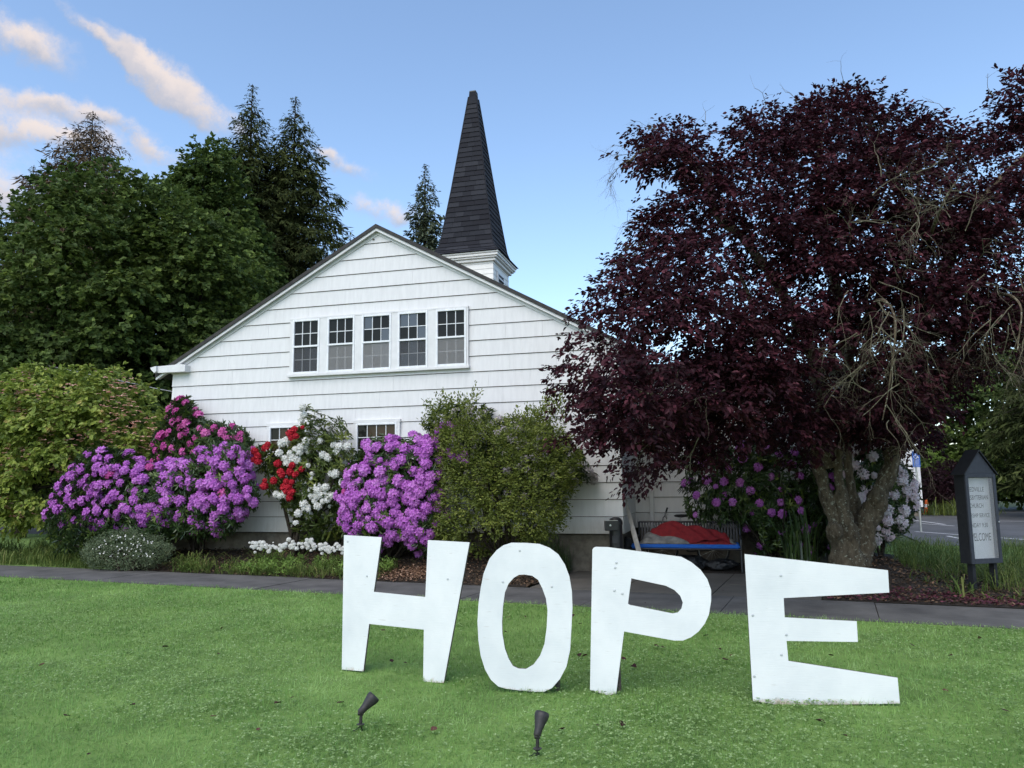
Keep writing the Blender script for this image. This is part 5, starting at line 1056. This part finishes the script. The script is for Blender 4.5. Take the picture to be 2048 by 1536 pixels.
tall('verge_grass', 'long rough grass between the pavement and the road under the dogwood', scat(9000, -16, -9.9, .02, 3.4), .30, .014, G_GRASSB, zf=-.01)
tall('bed_weeds', 'long pale grass and weeds along the pavement in front of the white flowers', np.concatenate([scat(1900, -6.1, -2.7, .0, .85), scat(400, -7.6, -6.2, .0, .5)]), .24, .013, G_GRASSB, 1.0)
wp = np.concatenate([scat(520, -6.1, -2.7, .02, .8), scat(80, -7.4, -6.2, .02, .4)]); wp = np.concatenate([wp, (bedz(wp[:, 0], wp[:, 1]) + g.uniform(.0, .16, len(wp)))[:, None]], 1)
wp = wp[vnoise(wp * np.array([1, 1, 0]), 2.0, 4) > .38]
V, Q, R = sprays(wp, np.tile([[0, -.2, 1.0]], (len(wp), 1)), 9, .10, .055, .022, g, droop=.1, up=.6)
tag(mobj('bed_weeds', arrmesh('bed_weeds', V, Q, G_LIME, R)), 'low leafy green weeds along the pavement in front of the white flowers', 'weeds', kind='stuff')
tall('bed_weeds', 'dark rushes growing against the church foundation', np.concatenate([scat(700, -5.9, -5.0, 1.55, 1.9), scat(900, -.6, .2, 1.6, 2.6)]), .45, .008, G_RHO, .35)
tall('bank_grass', 'long grass on the bank between the plum trunk and the message sign', np.concatenate([scat(4200, 6.0, 9.5, 1.5, 5.0), scat(5000, 5.6, 9.8, 5.0, 10.5), scat(260, 7.3, 9.4, .55, 1.5)]), .23, .010, G_GRASSB, 1.0)
tall('bank_grass', 'strappy green leaves at the foot of the message sign', np.concatenate([scat(420, 7.6, 9.6, .05, .6), scat(160, 6.5, 7.6, .6, 1.3)]), .24, .024, G_GRASSB, 1.0)
tall('iris_leaves', 'upright iris leaves beside the plum trunk', np.stack([g.normal(5.15, .14, 260), g.normal(14.35, .2, 260)], -1), .75, .03, G_RHO, .25)
tall('bank_grass', 'ornamental grass tuft below the dark red maple bush', np.stack([g.normal(21.4, .8, 1500), g.normal(38.2, .7, 1500)], -1), .5, .03, G_RHO2, .7, zf=0)
# fallen white flowers along the bed, petals and bark chips
def litter(name, label, P2, size, mat, zoff=.02, tilt=.35, cat='petals', kind='stuff'):
    n = len(P2); P = np.stack([P2[:, 0], P2[:, 1], bedz(P2[:, 0], P2[:, 1]) + zoff + g.uniform(0, .012, n)], -1); t = g.uniform(0, 2 * pi, n); s = size * g.uniform(.6, 1.4, n)
    V, Q = leaves(P, np.stack([np.cos(t), np.sin(t), g.normal(0, tilt, n)], -1), np.tile([[0, 0, 1.0]], (n, 1)) + g.normal(0, tilt, (n, 3)), s, s * .6, .1, False)
    return tag(mobj(name, arrmesh(name, V, Q, mat, g.random(n))), label, cat, kind=kind)
CHIP = leaf_mat('bark_chip', [(0, (.03, .018, .010)), (.7, (.09, .055, .03)), (1, (.22, .13, .08))], .0, .8)
FADEP = leaf_mat('brown_petal', [(0, (.10, .05, .03)), (.6, (.26, .15, .09)), (1, (.42, .28, .20))], .1, .8)
litter('bark_chips', 'dark bark chips covering the flower bed', scat(9000, -9, .25, .03, 2.2), .05, CHIP)
litter('bark_chips', 'dark bark chips covering the bed under the plum tree', scat(6000, 4.8, 8.6, .03, 4.0), .05, CHIP)
litter('fallen_petals', 'drift of brown fallen petals under the purple rhododendron behind the letter H', np.stack([g.normal(-1.75, .45, 1700), g.normal(14.55, .22, 1700)], -1), .045, FADEP, .035)
litter('fallen_petals', 'dark red fallen plum leaves on the bed by the trunk', scat(700, 4.8, 7.6, .03, .9), .06, leaf_mat('fallen_plum', [(0, (.05, .012, .02)), (1, (.15, .04, .06))], .1, .7), .03)
wl = []
for t in np.linspace(0, 1, 120):
    x = 505 + 185 * t + g.normal(0, 6); y = 1090 + 3 * sin(t * 9) + g.normal(0, 4.5) + 6 * t; wl.append(wallplane(1.25)(np.array([x]), np.array([y]))[0])
wr = thing('white_azalea', 'low row of white flowers lying along the bed in front of the scarlet rhododendron', 'flowers', wallplane(1.25)(np.array([595.]), np.array([1105.]))[0]); gg = np.random.default_rng(4)
put_truss(wr, np.array(wr.location), np.array(wl), np.tile([[0, -.6, 1.0]], (len(wl), 1)), 'white', gg, (.26, .5))
LV = leaf_mat('dead_leaf', [(0, (.022, .008, .009)), (.6, (.06, .02, .02)), (1, (.14, .06, .045))], .0, .8, .2, rand=.6)
lm = []
for s in range(4):
    V, Q = leaves(np.array([[-.035, 0, .0]]), np.array([[1, 0, .1 * (s - 1)]]), np.array([[.1 * s, .2 * (s - 1), 1]]), .075, .045, .22 - .1 * s, True); lm.append(arrmesh('fallen_leaf', V, Q, LV, np.array([.3 + .15 * s] * 2)))
for (x, y) in [(265, 1408), (516, 1458), (331, 1292), (437, 1307), (85, 1328), (134, 1430), (255, 1487), (178, 1507), (428, 1432), (444, 1255), (555, 1404), (586, 1394), (681, 1404), (779, 1450), (868, 1457), (811, 1325), (766, 1260), (783, 1321), (1012, 1263), (1016, 1234), (1050, 1232), (1075, 1214), (1146, 1230), (1160, 1247), (1165, 1225), (909, 1318), (1159, 1309), (1245, 1446), (1123, 1457), (1247, 1317), (1267, 1331), (1327, 1294), (1313, 1291), (1412, 1270), (1462, 1310), (1450, 1318), (1440, 1297), (1170, 1310), (1195, 1450), (1640, 1300), (1662, 1310), (1755, 1330), (1825, 1290), (1900, 1310), (1640, 1440), (1890, 1380), (2010, 1420), (1690, 1470), (1960, 1275), (2000, 1300), (632, 1188), (1290, 1205), (1445, 1180), (1510, 1220)]:
    p = gnd(np.array([float(x)]), np.array([float(y)]), .035)[0]; o = mobj('fallen_leaf', random.choice(lm), None, p); o.rotation_euler = (random.uniform(-.4, .4), random.uniform(-.4, .4), random.uniform(0, 6)); k = random.uniform(.5, 1.1); o.scale = (k, k, k)
    onp = p[1] > lawn_far(p[0]) + .05
    tag(o, 'small dark fallen leaf lying on the bare pavement' if onp else 'small dark red fallen leaf lying in the grass of the lawn', 'leaf', 'fallen leaves on the pavement' if onp else 'fallen leaves on the lawn')
